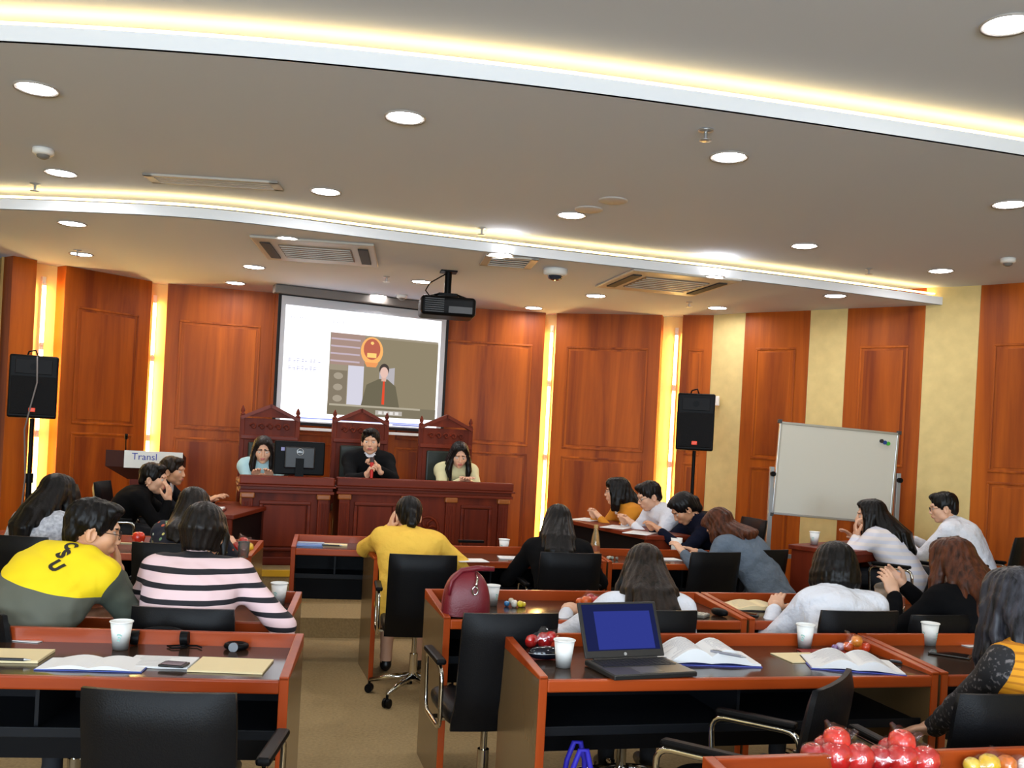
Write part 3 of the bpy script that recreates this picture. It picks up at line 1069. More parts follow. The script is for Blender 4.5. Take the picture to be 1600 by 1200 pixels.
# ------------------------------------------------------------------ projection screen
SA, SB = Vector((-2.38, 9.5, 0)), Vector((-0.743, 10.3, 0))
sd = (SB - SA).normalized()
SL = (SB - SA).length
s_root = empty('projection_screen', (SA.x, SA.y, 0), math.atan2(sd.y, sd.x))
tag(s_root, 'lit white projection screen with a slide, hanging behind the bench', 'projection screen')
zt, zb = 2.89, 1.58
M_SCREENCLOTH = mat('screen_cloth', (196, 196, 200), 0.9)
obj('cloth', MB().box((0.03, -0.004, zb + 0.05), (SL - 0.03, 0.004, zt)), M_SCREENCLOTH, s_root)
obj('housing', MB().box((-0.05, -0.05, zt), (SL + 0.05, 0.06, zt + 0.085)), mat('housing_grey', (120, 112, 106), 0.6), s_root, bevel=0.01)
bd = MB()
for a, b in (((0, zb), (0.03, zt)), ((SL - 0.03, zb), (SL, zt)), ((0.03, zb + 0.02), (SL - 0.03, zb + 0.05)), ((0.03, zt - 0.012), (SL - 0.03, zt))):
    bd.box((a[0], -0.006, a[1]), (b[0], 0.005, b[1]))
obj('black_border', bd, mat('screen_border', (14, 14, 16), 0.8), s_root)
obj('bottom_bar', MB().box((0, -0.012, zb - 0.03), (SL, 0.012, zb)), M_WHITE, s_root, bevel=0.004)
for x in (0.0, SL):
    pass
# the projected slide: flat coloured fields on the cloth, given as fractions of the cloth
slide_k = [0.006]


def field(name, poly, rgb, strength):
    """poly in slide units (0..1 across, 0..1 up)"""
    x0, x1, z0_, z1_ = 0.075, SL - 0.085, zb + 0.062, zt - 0.10
    slide_k[0] += 0.0006
    pts = [(x0 + (x1 - x0) * u, z0_ + (z1_ - z0_) * v) for u, v in poly]
    mb = MB().add([(q[0], -slide_k[0], q[1]) for q in pts], [tuple(range(len(pts)))])
    return obj(name, mb, emission('slide_%s_%d_%d_%d' % (name, *rgb), rgb, strength), s_root)


def rect(u0, v0, u1, v1):
    return [(u0, v0), (u1, v0), (u1, v1), (u0, v1)]


def oval(u, v, ru, rv, n=24):
    return [(u + ru * math.cos(2 * math.pi * i / n), v + rv * math.sin(2 * math.pi * i / n)) for i in range(n)]


SE = 1.0
field('slide', rect(0, 0, 1, 1), (250, 250, 255), 1.35)
field('slide_picture', rect(0.28, 0.075, 0.985, 0.80), (142, 132, 114), SE)
field('picture_wall', rect(0.285, 0.52, 0.50, 0.80), (150, 126, 116), SE)
for k in range(4):
    field('picture_wall_slat', rect(0.285, 0.545 + k * 0.065, 0.47, 0.56 + k * 0.065), (176, 160, 170), SE)
field('picture_doorway', rect(0.40, 0.16, 0.50, 0.52), (190, 188, 200), SE)
field('picture_chair', rect(0.285, 0.17, 0.395, 0.47), (118, 108, 92), SE)
for k in range(3):
    field('picture_chair_carving', oval(0.34, 0.22 + 0.1 * k, 0.03, 0.03, 12), (150, 140, 124), SE)
field('picture_backboard', rect(0.50, 0.16, 0.985, 0.78), (128, 118, 96), SE)
field('picture_panel', [(0.60, 0.50), (0.70, 0.53), (0.70, 0.36), (0.60, 0.38)], (164, 160, 164), SE)
field('emblem_rim', oval(0.545, 0.665, 0.072, 0.125), (226, 164, 96), SE)
field('emblem_field', oval(0.545, 0.68, 0.054, 0.095), (170, 92, 72), SE)
field('emblem_gate', rect(0.515, 0.605, 0.575, 0.645), (240, 190, 110), SE)
field('emblem_star', oval(0.545, 0.735, 0.012, 0.016, 5), (240, 190, 110), SE)
field('emblem_ribbon', [(0.50, 0.56), (0.59, 0.56), (0.575, 0.52), (0.515, 0.52)], (214, 140, 84), SE)
field('pictured_robe', [(0.49, 0.17), (0.74, 0.17), (0.71, 0.36), (0.655, 0.42), (0.60, 0.42), (0.52, 0.36)], (98, 92, 74), SE)
field('pictured_neck', rect(0.615, 0.40, 0.645, 0.45), (196, 160, 146), SE)
field('pictured_hair', oval(0.63, 0.505, 0.032, 0.055), (64, 56, 52), SE)
field('pictured_face', oval(0.63, 0.48, 0.026, 0.05), (206, 172, 160), SE)
field('pictured_sash', [(0.622, 0.19), (0.64, 0.19), (0.637, 0.40), (0.625, 0.40)], (206, 70, 44), SE)
field('picture_desk', rect(0.28, 0.075, 0.985, 0.17), (112, 104, 86), SE)
field('picture_desk_edge', rect(0.29, 0.155, 0.88, 0.172), (160, 152, 134), SE)
field('picture_nameplate', rect(0.585, 0.095, 0.76, 0.135), (164, 158, 150), SE)
for k in range(4):
    field('nameplate_character', rect(0.605 + k * 0.036, 0.102, 0.628 + k * 0.036, 0.128), (206, 202, 198), SE)
field('slide_rule', rect(0.0, 0.022, 1.0, 0.034), (150, 160, 226), SE)
field('slide_footer', rect(0.70, 0.006, 0.88, 0.020), (130, 136, 190), SE)


def glyphs(u0, v, n, w, h, rgb):
    """a line of small written characters, too blurred to read: bars and strokes of each character"""
    for k in range(n):
        a = u0 + k * w * 1.25
        field('slide_character', rect(a, v + h * 0.42, a + w, v + h * 0.54), rgb, SE)
        field('slide_character', rect(a + w * (0.2 + 0.3 * (k % 2)), v, a + w * (0.36 + 0.3 * (k % 2)), v + h), rgb, SE)
        if k % 3 != 1:
            field('slide_character', rect(a + w * 0.1, v + h * 0.84, a + w * 0.9, v + h * 0.95), rgb, SE)


glyphs(0.03, 0.885, 6, 0.013, 0.022, (150, 150, 178))
glyphs(0.285, 0.875, 4, 0.015, 0.026, (150, 150, 170))
glyphs(0.025, 0.50, 8, 0.020, 0.042, (138, 138, 176))
glyphs(0.025, 0.435, 7, 0.020, 0.042, (138, 138, 176))

# ------------------------------------------------------------------ projector
pj = empty('projector', G(701, 424, Z0))
pj.rotation_euler = (0, 0, rad(10))
tag(pj, 'black ceiling projector hanging before the upper right corner of the screen', 'projector')
PZ = -0.30
obj('ceiling_plate', MB().box((-0.07, -0.07, -0.012), (0.07, 0.07, 0)), M_PLASTIC, pj)
obj('mount_pole', MB().cyl((0, 0, -0.20), (0, 0, -0.01), 0.03, n=14), M_PLASTIC, pj)
mt = MB().box((-0.08, -0.06, -0.215), (0.08, 0.06, -0.195))
for sx in (-1, 1):
    for sy in (-1, 1):
        mt.tube([(sx * 0.06, sy * 0.04, -0.2), (sx * 0.15, sy * 0.09, -0.235)], 0.010, 6)
obj('mount_bracket', mt, M_PLASTIC, pj)
body = obj('body', MB().box((-0.235, -0.17, PZ - 0.10), (0.235, 0.17, PZ + 0.065)), M_PLASTIC, pj, bevel=0.035, seg=4)
obj('lens_barrel', MB().cyl((0.10, 0.165, PZ - 0.02), (0.10, 0.215, PZ - 0.02), 0.055, 0.05, 20), M_PLASTIC, body)
vt = MB()
for k in range(7):
    vt.box((-0.20, -0.174, PZ - 0.075 + k * 0.018), (-0.04, -0.169, PZ - 0.067 + k * 0.018))
obj('vent', vt, mat('vent_black', (46, 46, 48), 0.5), body)
obj('connector_plate', MB().box((0.0, -0.174, PZ - 0.075), (0.20, -0.168, PZ - 0.02)), mat('connector_grey', (58, 58, 60), 0.5), body)
obj('cable', MB().tube([(-0.03, -0.01, -0.03), (-0.16, -0.05, -0.12), (-0.2, -0.14, -0.20), (-0.13, -0.17, -0.29)], 0.006, 6), M_PLASTIC, pj)


# ------------------------------------------------------------------ loudspeakers
def loudspeaker(labels, px, py, Y, base, facing, w, h):
    c = W(px, py, Y)
    st = empty('speaker_stand', (c.x, c.y, base), rad(facing))
    tag(st, labels[1], 'speaker stand', 'tripod speaker stands')
    zb_ = c.z - h / 2 - base
    obj('pole', MB().cyl((0, 0, 0.12), (0, 0, zb_ - 0.002), 0.017, n=12), M_PLASTIC, st)
    obj('lower_pole', MB().cyl((0, 0, 0.10), (0, 0, zb_ * 0.62), 0.024, n=12), M_PLASTIC, st)
    obj('clamp', MB().cyl((0, 0, zb_ * 0.60), (0, 0, zb_ * 0.66), 0.034, n=12).cyl((0, 0.03, zb_ * 0.63), (0, 0.085, zb_ * 0.63), 0.012, n=8), M_PLASTIC, st)
    for k in range(3):
        w_ = 2 * math.pi * k / 3 + 0.5
        c_, s_ = math.cos(w_), math.sin(w_)
        l = obj('leg', MB().tube([(0.03 * c_, 0.03 * s_, 0.62), (0.42 * c_, 0.42 * s_, 0.012)], 0.012, 8), M_PLASTIC, st)
        obj('brace', MB().tube([(0.02 * c_, 0.02 * s_, 0.16), (0.25 * c_, 0.25 * s_, 0.275)], 0.008, 6), M_PLASTIC, l)
    root = empty('loudspeaker', (c.x, c.y, c.z - h / 2), rad(facing))
    tag(root, labels[0], 'speaker', 'black loudspeakers on stands')
    # front is local -y
    obj('cabinet', MB().prism([(-w / 2, -0.15), (w / 2, -0.15), (w * 0.33, 0.16), (-w * 0.33, 0.16)], 0, h), M_PLASTIC, root, bevel=0.018, seg=3)
    gr = obj('grille', MB().box((-w / 2 + 0.022, -0.162, 0.03), (w / 2 - 0.022, -0.148, h * 0.66)), mat('speaker_grille', (16, 16, 18), 0.6, spec=0.15, bump=0.4, scale=300), root, bevel=0.01)
    obj('horn', MB().box((-w / 2 + 0.05, -0.156, h * 0.70), (w / 2 - 0.05, -0.148, h * 0.93)), mat('horn_black', (20, 20, 22), 0.5, spec=0.15), root, bevel=0.02)
    obj('horn_throat', MB().cyl((0, -0.159, h * 0.815), (0, -0.150, h * 0.815), 0.03, n=16), M_PLASTIC, root)
    obj('badge', MB().box((-0.026, -0.169, h * 0.10), (0.026, -0.160, h * 0.165)), mat('badge_orange', (226, 64, 22), 0.4, emit=0.15), root, bevel=0.008)
    obj('handle', MB().tube([(-0.06, 0.0, h), (-0.05, 0.0, h + 0.035), (0.0, 0.0, h + 0.05), (0.02, 0.0, h)], 0.008, 6), M_PLASTIC, root)
    return root


lsp = loudspeaker(('black loudspeaker on a tall stand against the left wall panels', 'black tripod stand under the left loudspeaker'), 53, 605, 8.2, STEP, 24, 0.38, 0.53)
obj('cable', MB().tube([(0.02, -0.175, 0.52), (0.03, -0.18, 0.30), (-0.02, -0.17, 0.05), (-0.05, -0.10, -0.1), (-0.03, -0.02, -0.5), (-0.06, 0.0, -1.0)], 0.007, 6), mat('grey_cable', (120, 112, 110), 0.5), lsp)
loudspeaker(('black loudspeaker on a stand beside the lit recess at right', 'black tripod stand under the right loudspeaker'), 1087, 660, 9.3, STEP, -12, 0.36, 0.545)

# ------------------------------------------------------------------ whiteboard
wc = Vector((2.80, 8.28, 0))
wr = empty('whiteboard', (wc.x, wc.y, STEP), rad(4))
tag(wr, 'large blank whiteboard on a grey metal stand', 'whiteboard')
MT = T((0, 0, 1.422 - STEP)) @ Matrix.Rotation(rad(2.4), 4, 'Y')
bw, bh = 0.53, 0.40
obj('board', MB().box((-bw + 0.012, -0.010, -bh + 0.012), (bw - 0.012, 0.010, bh - 0.012), MT), mat('board_enamel', (206, 202, 188), 0.35, spec=0.3), wr)
fr = MB()
for a, b in (((-bw, -bh), (bw, -bh + 0.02)), ((-bw, bh - 0.02), (bw, bh)), ((-bw, -bh + 0.02), (-bw + 0.02, bh - 0.02)), ((bw - 0.02, -bh + 0.02), (bw, bh - 0.02))):
    fr.box((a[0], -0.016, a[1]), (b[0], 0.014, b[1]), MT)
obj('frame', fr, M_SILVER, wr, bevel=0.003)
cn = MB()
for sx in (-1, 1):
    for sz in (-1, 1):
        cn.box((sx * bw - 0.016, -0.019, sz * bh - 0.016), (sx * bw + 0.016, 0.016, sz * bh + 0.016), MT)
obj('corner_cap', cn, mat('corner_dark', (60, 58, 56), 0.5), wr, bevel=0.003)
for sx in (-1, 1):
    ps = MB().box((sx * (bw + 0.03) - 0.018, -0.018, 0.05), (sx * (bw + 0.03) + 0.018, 0.018, 1.30))
    post = obj('post', ps, M_GREY, wr, bevel=0.003)
    obj('knob', MB().cyl((sx * (bw + 0.03), -0.05, 1.24), (sx * (bw + 0.03), -0.018, 1.24), 0.022, n=12), M_PLASTIC, post)
    obj('foot', MB().box((sx * (bw + 0.03) - 0.02, -0.3, 0.0), (sx * (bw + 0.03) + 0.02, 0.3, 0.05)), M_GREY, post, bevel=0.004)
obj('cross_bar', MB().box((-bw - 0.03, -0.012, 0.52), (bw + 0.03, 0.012, 0.555)), M_GREY, wr)
for k, (dx_, dz_, rgb) in enumerate(((0.375, 0.315, (30, 30, 34)), (0.405, 0.305, (24, 60, 130)), (0.435, 0.298, (60, 170, 50)))):
    o = obj('magnet', MB().cyl((dx_, -0.024, dz_), (dx_, -0.010, dz_), 0.017, n=14), mat('magnet_%d' % k, rgb, 0.4), wr, M=MT)

# ------------------------------------------------------------------ lectern
lp = W(236, 720, 8.7)
lr = empty('lectern', (lp.x, lp.y, STEP), rad(14))
tag(lr, 'dark wooden lectern with a white lettered sign on its front', 'lectern')
H = 1.05 + 0.2
LTOP = W(236, 704, 8.7).z - STEP
obj('column', MB().prism([(-0.16, -0.10), (0.16, -0.10), (0.13, 0.14), (-0.13, 0.14)], 0.06, LTOP - 0.24), M_BENCH, lr)
obj('foot', MB().box((-0.26, -0.2, 0), (0.26, 0.24, 0.06)), M_BENCH, lr, bevel=0.01)
hd = MB()
hd.add([(-0.36, -0.16, LTOP - 0.15), (0.28, -0.16, LTOP - 0.15), (0.28, 0.26, LTOP - 0.15), (-0.36, 0.26, LTOP - 0.15), (-0.36, -0.16, LTOP - 0.005), (0.28, -0.16, LTOP - 0.005), (0.28, 0.26, LTOP - 0.06), (-0.36, 0.26, LTOP - 0.06),
        (-0.18, -0.10, LTOP - 0.26), (0.16, -0.10, LTOP - 0.26), (0.16, 0.14, LTOP - 0.26), (-0.18, 0.14, LTOP - 0.26)],
       [(4, 5, 6, 7), (0, 1, 5, 4), (1, 2, 6, 5), (2, 3, 7, 6), (3, 0, 4, 7), (8, 9, 1, 0), (9, 10, 2, 1), (10, 11, 3, 2), (11, 8, 0, 3), (11, 10, 9, 8)])
obj('head', hd, mat('lectern_dark', (60, 24, 12), 0.6, spec=0.2), lr)
sg = obj('sign_board', MB().box((-0.205, -0.176, LTOP - 0.155), (0.285, -0.163, LTOP - 0.002)), mat('sign_white', (226, 224, 216), 0.5), lr)
text_obj('sign_lettering', 'Transl', 0.085, mat('sign_blue', (40, 52, 150), 0.5), sg, T((-0.035, -0.178, LTOP - 0.055)) @ RX90)
mc = MB().tube([(-0.22, 0.02, LTOP - 0.04), (-0.22, -0.01, LTOP + 0.05), (-0.215, -0.05, LTOP + 0.11)], 0.005, 6)
mcs = obj('microphone_neck', mc, M_PLASTIC, lr)
obj('microphone_head', MB().cyl((-0.215, -0.045, LTOP + 0.10), (-0.21, -0.075, LTOP + 0.135), 0.014, n=10), M_PLASTIC, mcs)

# small box on the right wall strip and switch on the left wall
o = obj('wall_sensor', MB().box((-0.035, -0.03, -0.05), (0.035, 0.0, 0.05)), M_WHITE, None, (2.10, 9.95, W(1122, 627, 10).z), rad(-45), bevel=0.006)
tag(o, 'small white sensor box on the beige wall strip by the loudspeaker', 'sensor')
# ================================================================== PEOPLE
# Bodies are grown as one smooth surface: a blend of tapered limbs and rounded volumes,
# sampled on a grid and skinned (surface nets).
def v3(p):
    return np.array((p[0], p[1], p[2]), dtype=np.float64)


class Prim:
    __slots__ = ('k', 'a', 'b', 'ra', 'rb', 'tag', 'fr', 'sc', 'lo', 'hi', 'sub', 'sm')


def cone(a, b, ra, rb, tag_, fr=None, sc=None, sm=None):
    p = Prim()
    p.k = 'c'
    p.a, p.b, p.ra, p.rb, p.tag = v3(a), v3(b), ra, rb, tag_
    p.fr = fr            # 3x3 rows = local axes; sc = scale of each axis (flattening)
    p.sc = sc
    p.sub = False
    p.sm = sm
    R = max(ra, rb) * (max(sc) if sc is not None else 1)
    p.lo = np.minimum(p.a, p.b) - R
    p.hi = np.maximum(p.a, p.b) + R
    return p


def ell(c, r, tag_, fr=None, sub=False, sm=None):
    p = Prim()
    p.k = 'e'
    p.a, p.ra, p.tag = v3(c), np.array(r, dtype=np.float64), tag_
    p.b = p.a
    p.fr = fr
    p.sc = None
    p.sub = sub
    p.sm = sm
    R = max(r)
    p.lo, p.hi = p.a - R, p.a + R
    return p


def pdist(p, X):
    """distance-like value of primitive p at points X (...,3)"""
    if p.k == 'e':
        q = X - p.a
        if p.fr is not None:
            q = q @ p.fr.T
        k0 = np.sqrt(((q / p.ra) ** 2).sum(-1))
        k1 = np.sqrt(((q / (p.ra ** 2)) ** 2).sum(-1)) + 1e-9
        return k0 * (k0 - 1.0) / k1
    if p.fr is not None:
        q = ((X - p.a) @ p.fr.T) / p.sc
        ba = (p.fr @ (p.b - p.a)) / p.sc
        mul = min(p.sc)
    else:
        q = X - p.a
        ba = p.b - p.a
        mul = 1.0
    h = np.clip((q @ ba) / (ba @ ba + 1e-12), 0, 1)
    d = q - h[..., None] * ba
    return (np.sqrt((d ** 2).sum(-1)) - (p.ra + (p.rb - p.ra) * h)) * mul


def smin(a, b, k):
    h = np.clip(0.5 + 0.5 * (b - a) / k, 0, 1)
    return b + (a - b) * h - k * h * (1 - h)


SURF = {'sleeve': None}


def surface(prims, h, k, disp=None, smooth_tags=0):
    add = [p for p in prims if not p.sub]
    lo = np.min([p.lo for p in add], axis=0) - 0.03 - h
    hi = np.max([p.hi for p in add], axis=0) + 0.03 + h
    n = np.ceil((hi - lo) / h).astype(int) + 1
    F = np.full(n, 0.5, dtype=np.float64)
    ax = [lo[i] + h * np.arange(n[i]) for i in range(3)]

    def sl(p, m):
        i0 = np.maximum(((p.lo - m - lo) / h).astype(int), 0)
        i1 = np.minimum(((p.hi + m - lo) / h).astype(int) + 2, n)
        s = tuple(slice(i0[i], i1[i]) for i in range(3))
        X = np.stack(np.meshgrid(ax[0][s[0]], ax[1][s[1]], ax[2][s[2]], indexing='ij'), -1)
        return s, X

    for p in add:
        s, X = sl(p, 0.045)
        F[s] = smin(F[s], pdist(p, X), p.sm or k)
    for p in prims:
        if p.sub:
            s, X = sl(p, 0.03)
            F[s] = -smin(-F[s], pdist(p, X), p.sm or k)
    if disp is not None:
        X = np.stack(np.meshgrid(*ax, indexing='ij'), -1)
        F = F + disp(X)
    S = F < 0
    c = [(i, j, l) for i in (0, 1) for j in (0, 1) for l in (0, 1)]
    cnt = np.zeros(n - 1, dtype=np.int8)
    for i, j, l in c:
        cnt += S[i:n[0] - 1 + i, j:n[1] - 1 + j, l:n[2] - 1 + l]
    act = (cnt > 0) & (cnt < 8)
    I = np.argwhere(act)
    idx = np.full(n - 1, -1, dtype=np.int64)
    idx[act] = np.arange(len(I))
    pos = np.zeros((len(I), 3))
    num = np.zeros(len(I))
    for p in c:
        for a in range(3):
            if p[a] == 0:
                q = list(p); q[a] = 1
                f0 = F[I[:, 0] + p[0], I[:, 1] + p[1], I[:, 2] + p[2]]
                f1 = F[I[:, 0] + q[0], I[:, 1] + q[1], I[:, 2] + q[2]]
                cr = (f0 < 0) != (f1 < 0)
                t = np.where(cr, f0 / np.where(cr, f0 - f1, 1), 0)
                pt = np.tile(np.array(p, float), (len(I), 1))
                pt[:, a] = t
                pos[cr] += pt[cr]
                num[cr] += 1
    V = lo + h * (I + pos / num[:, None])
    faces = []
    for a in range(3):
        b, d = (a + 1) % 3, (a + 2) % 3
        s0 = [slice(None)] * 3; s1 = [slice(None)] * 3
        s0[a] = slice(0, n[a] - 1); s1[a] = slice(1, n[a])
        ch = S[tuple(s0)] != S[tuple(s1)]
        E = np.argwhere(ch)
        ok = (E[:, b] > 0) & (E[:, d] > 0) & (E[:, b] < n[b] - 1) & (E[:, d] < n[d] - 1)
        E = E[ok]
        ins = S[E[:, 0], E[:, 1], E[:, 2]]
        qs = []
        for ob, od in ((-1, -1), (0, -1), (0, 0), (-1, 0)):
            e = E.copy(); e[:, b] += ob; e[:, d] += od
            qs.append(idx[e[:, 0], e[:, 1], e[:, 2]])
        Q = np.stack(qs, 1)
        Q[~ins] = Q[~ins][:, ::-1]
        faces.append(Q)
    Fc = np.concatenate(faces)
    # a touch of relaxation
    D = np.stack([pdist(p, V) for p in add], 1)
    names = sorted({p.tag for p in add})
    ti = np.array([names.index(p.tag) for p in add])[D.argmin(1)]
    if len(names) > 1 and smooth_tags:
        O = np.zeros((len(V), len(names)), dtype=np.float32)
        O[np.arange(len(V)), ti] = 1
        a_ = np.concatenate([Fc[:, i] for i in range(4)]); b_ = np.concatenate([Fc[:, (i + 1) % 4] for i in range(4)])
        cnt_ = np.bincount(a_, minlength=len(V)).astype(np.float32)[:, None] + 1
        for _ in range(smooth_tags):
            S_ = O.copy()
            for k_ in range(len(names)):
                S_[:, k_] += np.bincount(a_, weights=O[b_, k_], minlength=len(V))
            O = S_ / cnt_
        ti = O.argmax(1)
        SURF['sleeve'] = O[:, names.index('sleeve')] if 'sleeve' in names else None
    return V, Fc, np.array(names)[ti]


def frame(side, fwd, up):
    return np.array([v3(side), v3(fwd), v3(up)])


def ik(s, t, l1, l2, pole):
    s, t, pole = Vector(s), Vector(t), Vector(pole)
    d = t - s
    L = min(d.length, (l1 + l2) * 0.995)
    d.normalize()
    t = s + d * L
    a = (l1 * l1 - l2 * l2 + L * L) / (2 * L)
    hgt = math.sqrt(max(l1 * l1 - a * a, 0))
    q = (pole - d * pole.dot(d)).normalized()
    return s + d * a + q * hgt, t


def hand_prims(w, d, n, right, curl, s=1.0, spread=0.12):
    """w wrist, d finger direction, n the way the palm faces"""
    w, d, n = Vector(w), Vector(d).normalized(), Vector(n)
    n = (n - d * n.dot(d)).normalized()
    l = d.cross(n)
    if not right:
        l = -l
    P = []
    fr = frame(l, n, d)
    c = w + d * 0.045 * s
    P.append(cone(w - d * 0.03 * s, w + d * 0.02 * s, 0.026 * s, 0.027 * s, 'skin'))
    P.append(ell(c, (0.040 * s, 0.016 * s, 0.052 * s), 'skin', fr))
    for k, (off, ln, r) in enumerate(((0.028, 0.070, 0.0088), (0.0095, 0.078, 0.0092), (-0.0095, 0.072, 0.0088), (-0.027, 0.056, 0.0078))):
        b = w + d * (0.082 - 0.004 * abs(k - 1)) * s + l * off * s
        dr = (d + l * (off * spread * 12)).normalized()
        ang = 0.0
        p = b
        for seg, fl in enumerate((0.42, 0.33, 0.25)):
            ang += curl * (0.75 + 0.12 * k) * (1.0 if seg else 0.7)
            dv = dr * math.cos(ang) + n * math.sin(ang)
            q = p + dv * ln * fl * s
            P.append(cone(p, q, r * s * (1 - 0.08 * seg), r * s * (0.94 - 0.08 * seg), 'skin', sm=0.004))
            p = q
    b = w + d * 0.022 * s + l * 0.026 * s + n * 0.006 * s
    d1 = (d * 0.72 + l * 0.55 + n * 0.42).normalized()
    q = b + d1 * 0.046 * s
    P.append(cone(b, q, 0.014 * s, 0.0105 * s, 'skin', sm=0.006))
    d2 = (d * 0.9 + l * 0.1 + n * (0.25 + curl * 0.5)).normalized()
    P.append(cone(q, q + d2 * 0.032 * s, 0.0100 * s, 0.0082 * s, 'skin', sm=0.004))
    return P


def head_prims(c, R, s, gender):
    def L(x, y, z):
        return Vector(c) + R @ Vector((x * s, y * s, z * s))
    fr = np.array(R.transposed())
    P = [ell(L(0, -0.012, 0.028), (0.075 * s, 0.092 * s, 0.086 * s), 'skin', fr),
         ell(L(0, 0.022, -0.030), (0.062 * s, 0.068 * s, 0.083 * s), 'skin', fr),
         ell(L(0, 0.052, -0.092), (0.030 * s, 0.028 * s, 0.022 * s), 'skin', fr)]
    jw = 0.052 if gender == 'm' else 0.046
    for q in (-1, 1):
        P.append(ell(L(q * jw * 0.8, 0.012, -0.068), (0.020 * s, 0.034 * s, 0.024 * s), 'skin', fr))
        P.append(ell(L(q * 0.038, 0.056, -0.022), (0.026 * s, 0.023 * s, 0.026 * s), 'skin', fr, sm=0.02))
        P.append(ell(L(q * 0.076, -0.010, -0.014), (0.011 * s, 0.021 * s, 0.033 * s), 'skin', fr, sm=0.006))
        P.append(ell(L(q * 0.080, -0.004, -0.014), (0.006 * s, 0.012 * s, 0.022 * s), 'skin', fr, sub=True, sm=0.004))
        P.append(ell(L(q * 0.031, 0.090, 0.002), (0.016 * s, 0.0065 * s, 0.007 * s), 'skin', fr, sub=True, sm=0.006))
        P.append(ell(L(q * 0.031, 0.076, 0.001), (0.0130 * s, 0.0100 * s, 0.0052 * s), 'white', fr, sm=0.003))
        P.append(ell(L(q * 0.030, 0.0855, 0.0005), (0.0072 * s, 0.0036 * s, 0.0062 * s), 'iris', fr, sm=0.002))
        P.append(cone(L(q * 0.015, 0.0880, 0.026), L(q * 0.047, 0.0775, 0.025), 0.0028 * s, 0.0020 * s, 'brow', sm=0.003))
        P.append(ell(L(q * 0.011, 0.097, -0.033), (0.007 * s, 0.008 * s, 0.006 * s), 'skin', fr, sm=0.006))
    P.append(ell(L(0, 0.076, 0.028), (0.048 * s, (0.015 if gender == 'm' else 0.011) * s, 0.014 * s), 'skin', fr))
    P.append(cone(L(0, 0.087, 0.008), L(0, 0.101, -0.026), 0.0075 * s, 0.0105 * s, 'skin', sm=0.012))
    P.append(ell(L(0, 0.078, -0.060), (0.030 * s, 0.018 * s, 0.018 * s), 'skin', fr))
    P.append(ell(L(0, 0.0915, -0.0565), (0.020 * s, 0.0075 * s, 0.0045 * s), 'lips', fr, sm=0.003))
    P.append(ell(L(0, 0.0905, -0.0650), (0.018 * s, 0.0075 * s, 0.0055 * s), 'lips', fr, sm=0.003))
    return P


SKIN = {'a': mat('skin_light', (222, 172, 140), 0.5), 'b': mat('skin_tan', (204, 148, 112), 0.5), 'c': mat('skin_warm', (214, 160, 124), 0.5)}
M_LIPS = mat('lips', (186, 98, 88), 0.45)
M_EYE = mat('eye_white', (196, 180, 168), 0.45)
M_IRIS = mat('eye_dark', (28, 18, 14), 0.25)
M_BROW = mat('brow', (30, 22, 18), 0.7)
HAIRM = {}


def hair_mat(key, dark, light, rough=0.38):
    m = wood('hair_' + key, dark, light, 42.0, rough, 'Z', coat=0.0, spec=0.22)
    nt = m.node_tree
    b = nt.nodes['Principled BSDF']
    nz = [n for n in nt.nodes if n.type == 'TEX_NOISE'][0]
    bp = nt.nodes.new('ShaderNodeBump')
    bp.inputs['Strength'].default_value = 0.6
    bp.inputs['Distance'].default_value = 0.006
    nt.links.new(nz.outputs['Fac'], bp.inputs['Height'])
    nt.links.new(bp.outputs['Normal'], b.inputs['Normal'])
    HAIRM[key] = m
    return m


hair_mat('black', (5, 4, 4), (20, 16, 15))
hair_mat('soft', (9, 7, 6), (36, 29, 25))
hair_mat('brown', (40, 20, 12), (96, 50, 28))
hair_mat('dark_brown', (12, 8, 6), (46, 34, 26))
hair_mat('ash', (14, 14, 16), (66, 66, 74), 0.34)


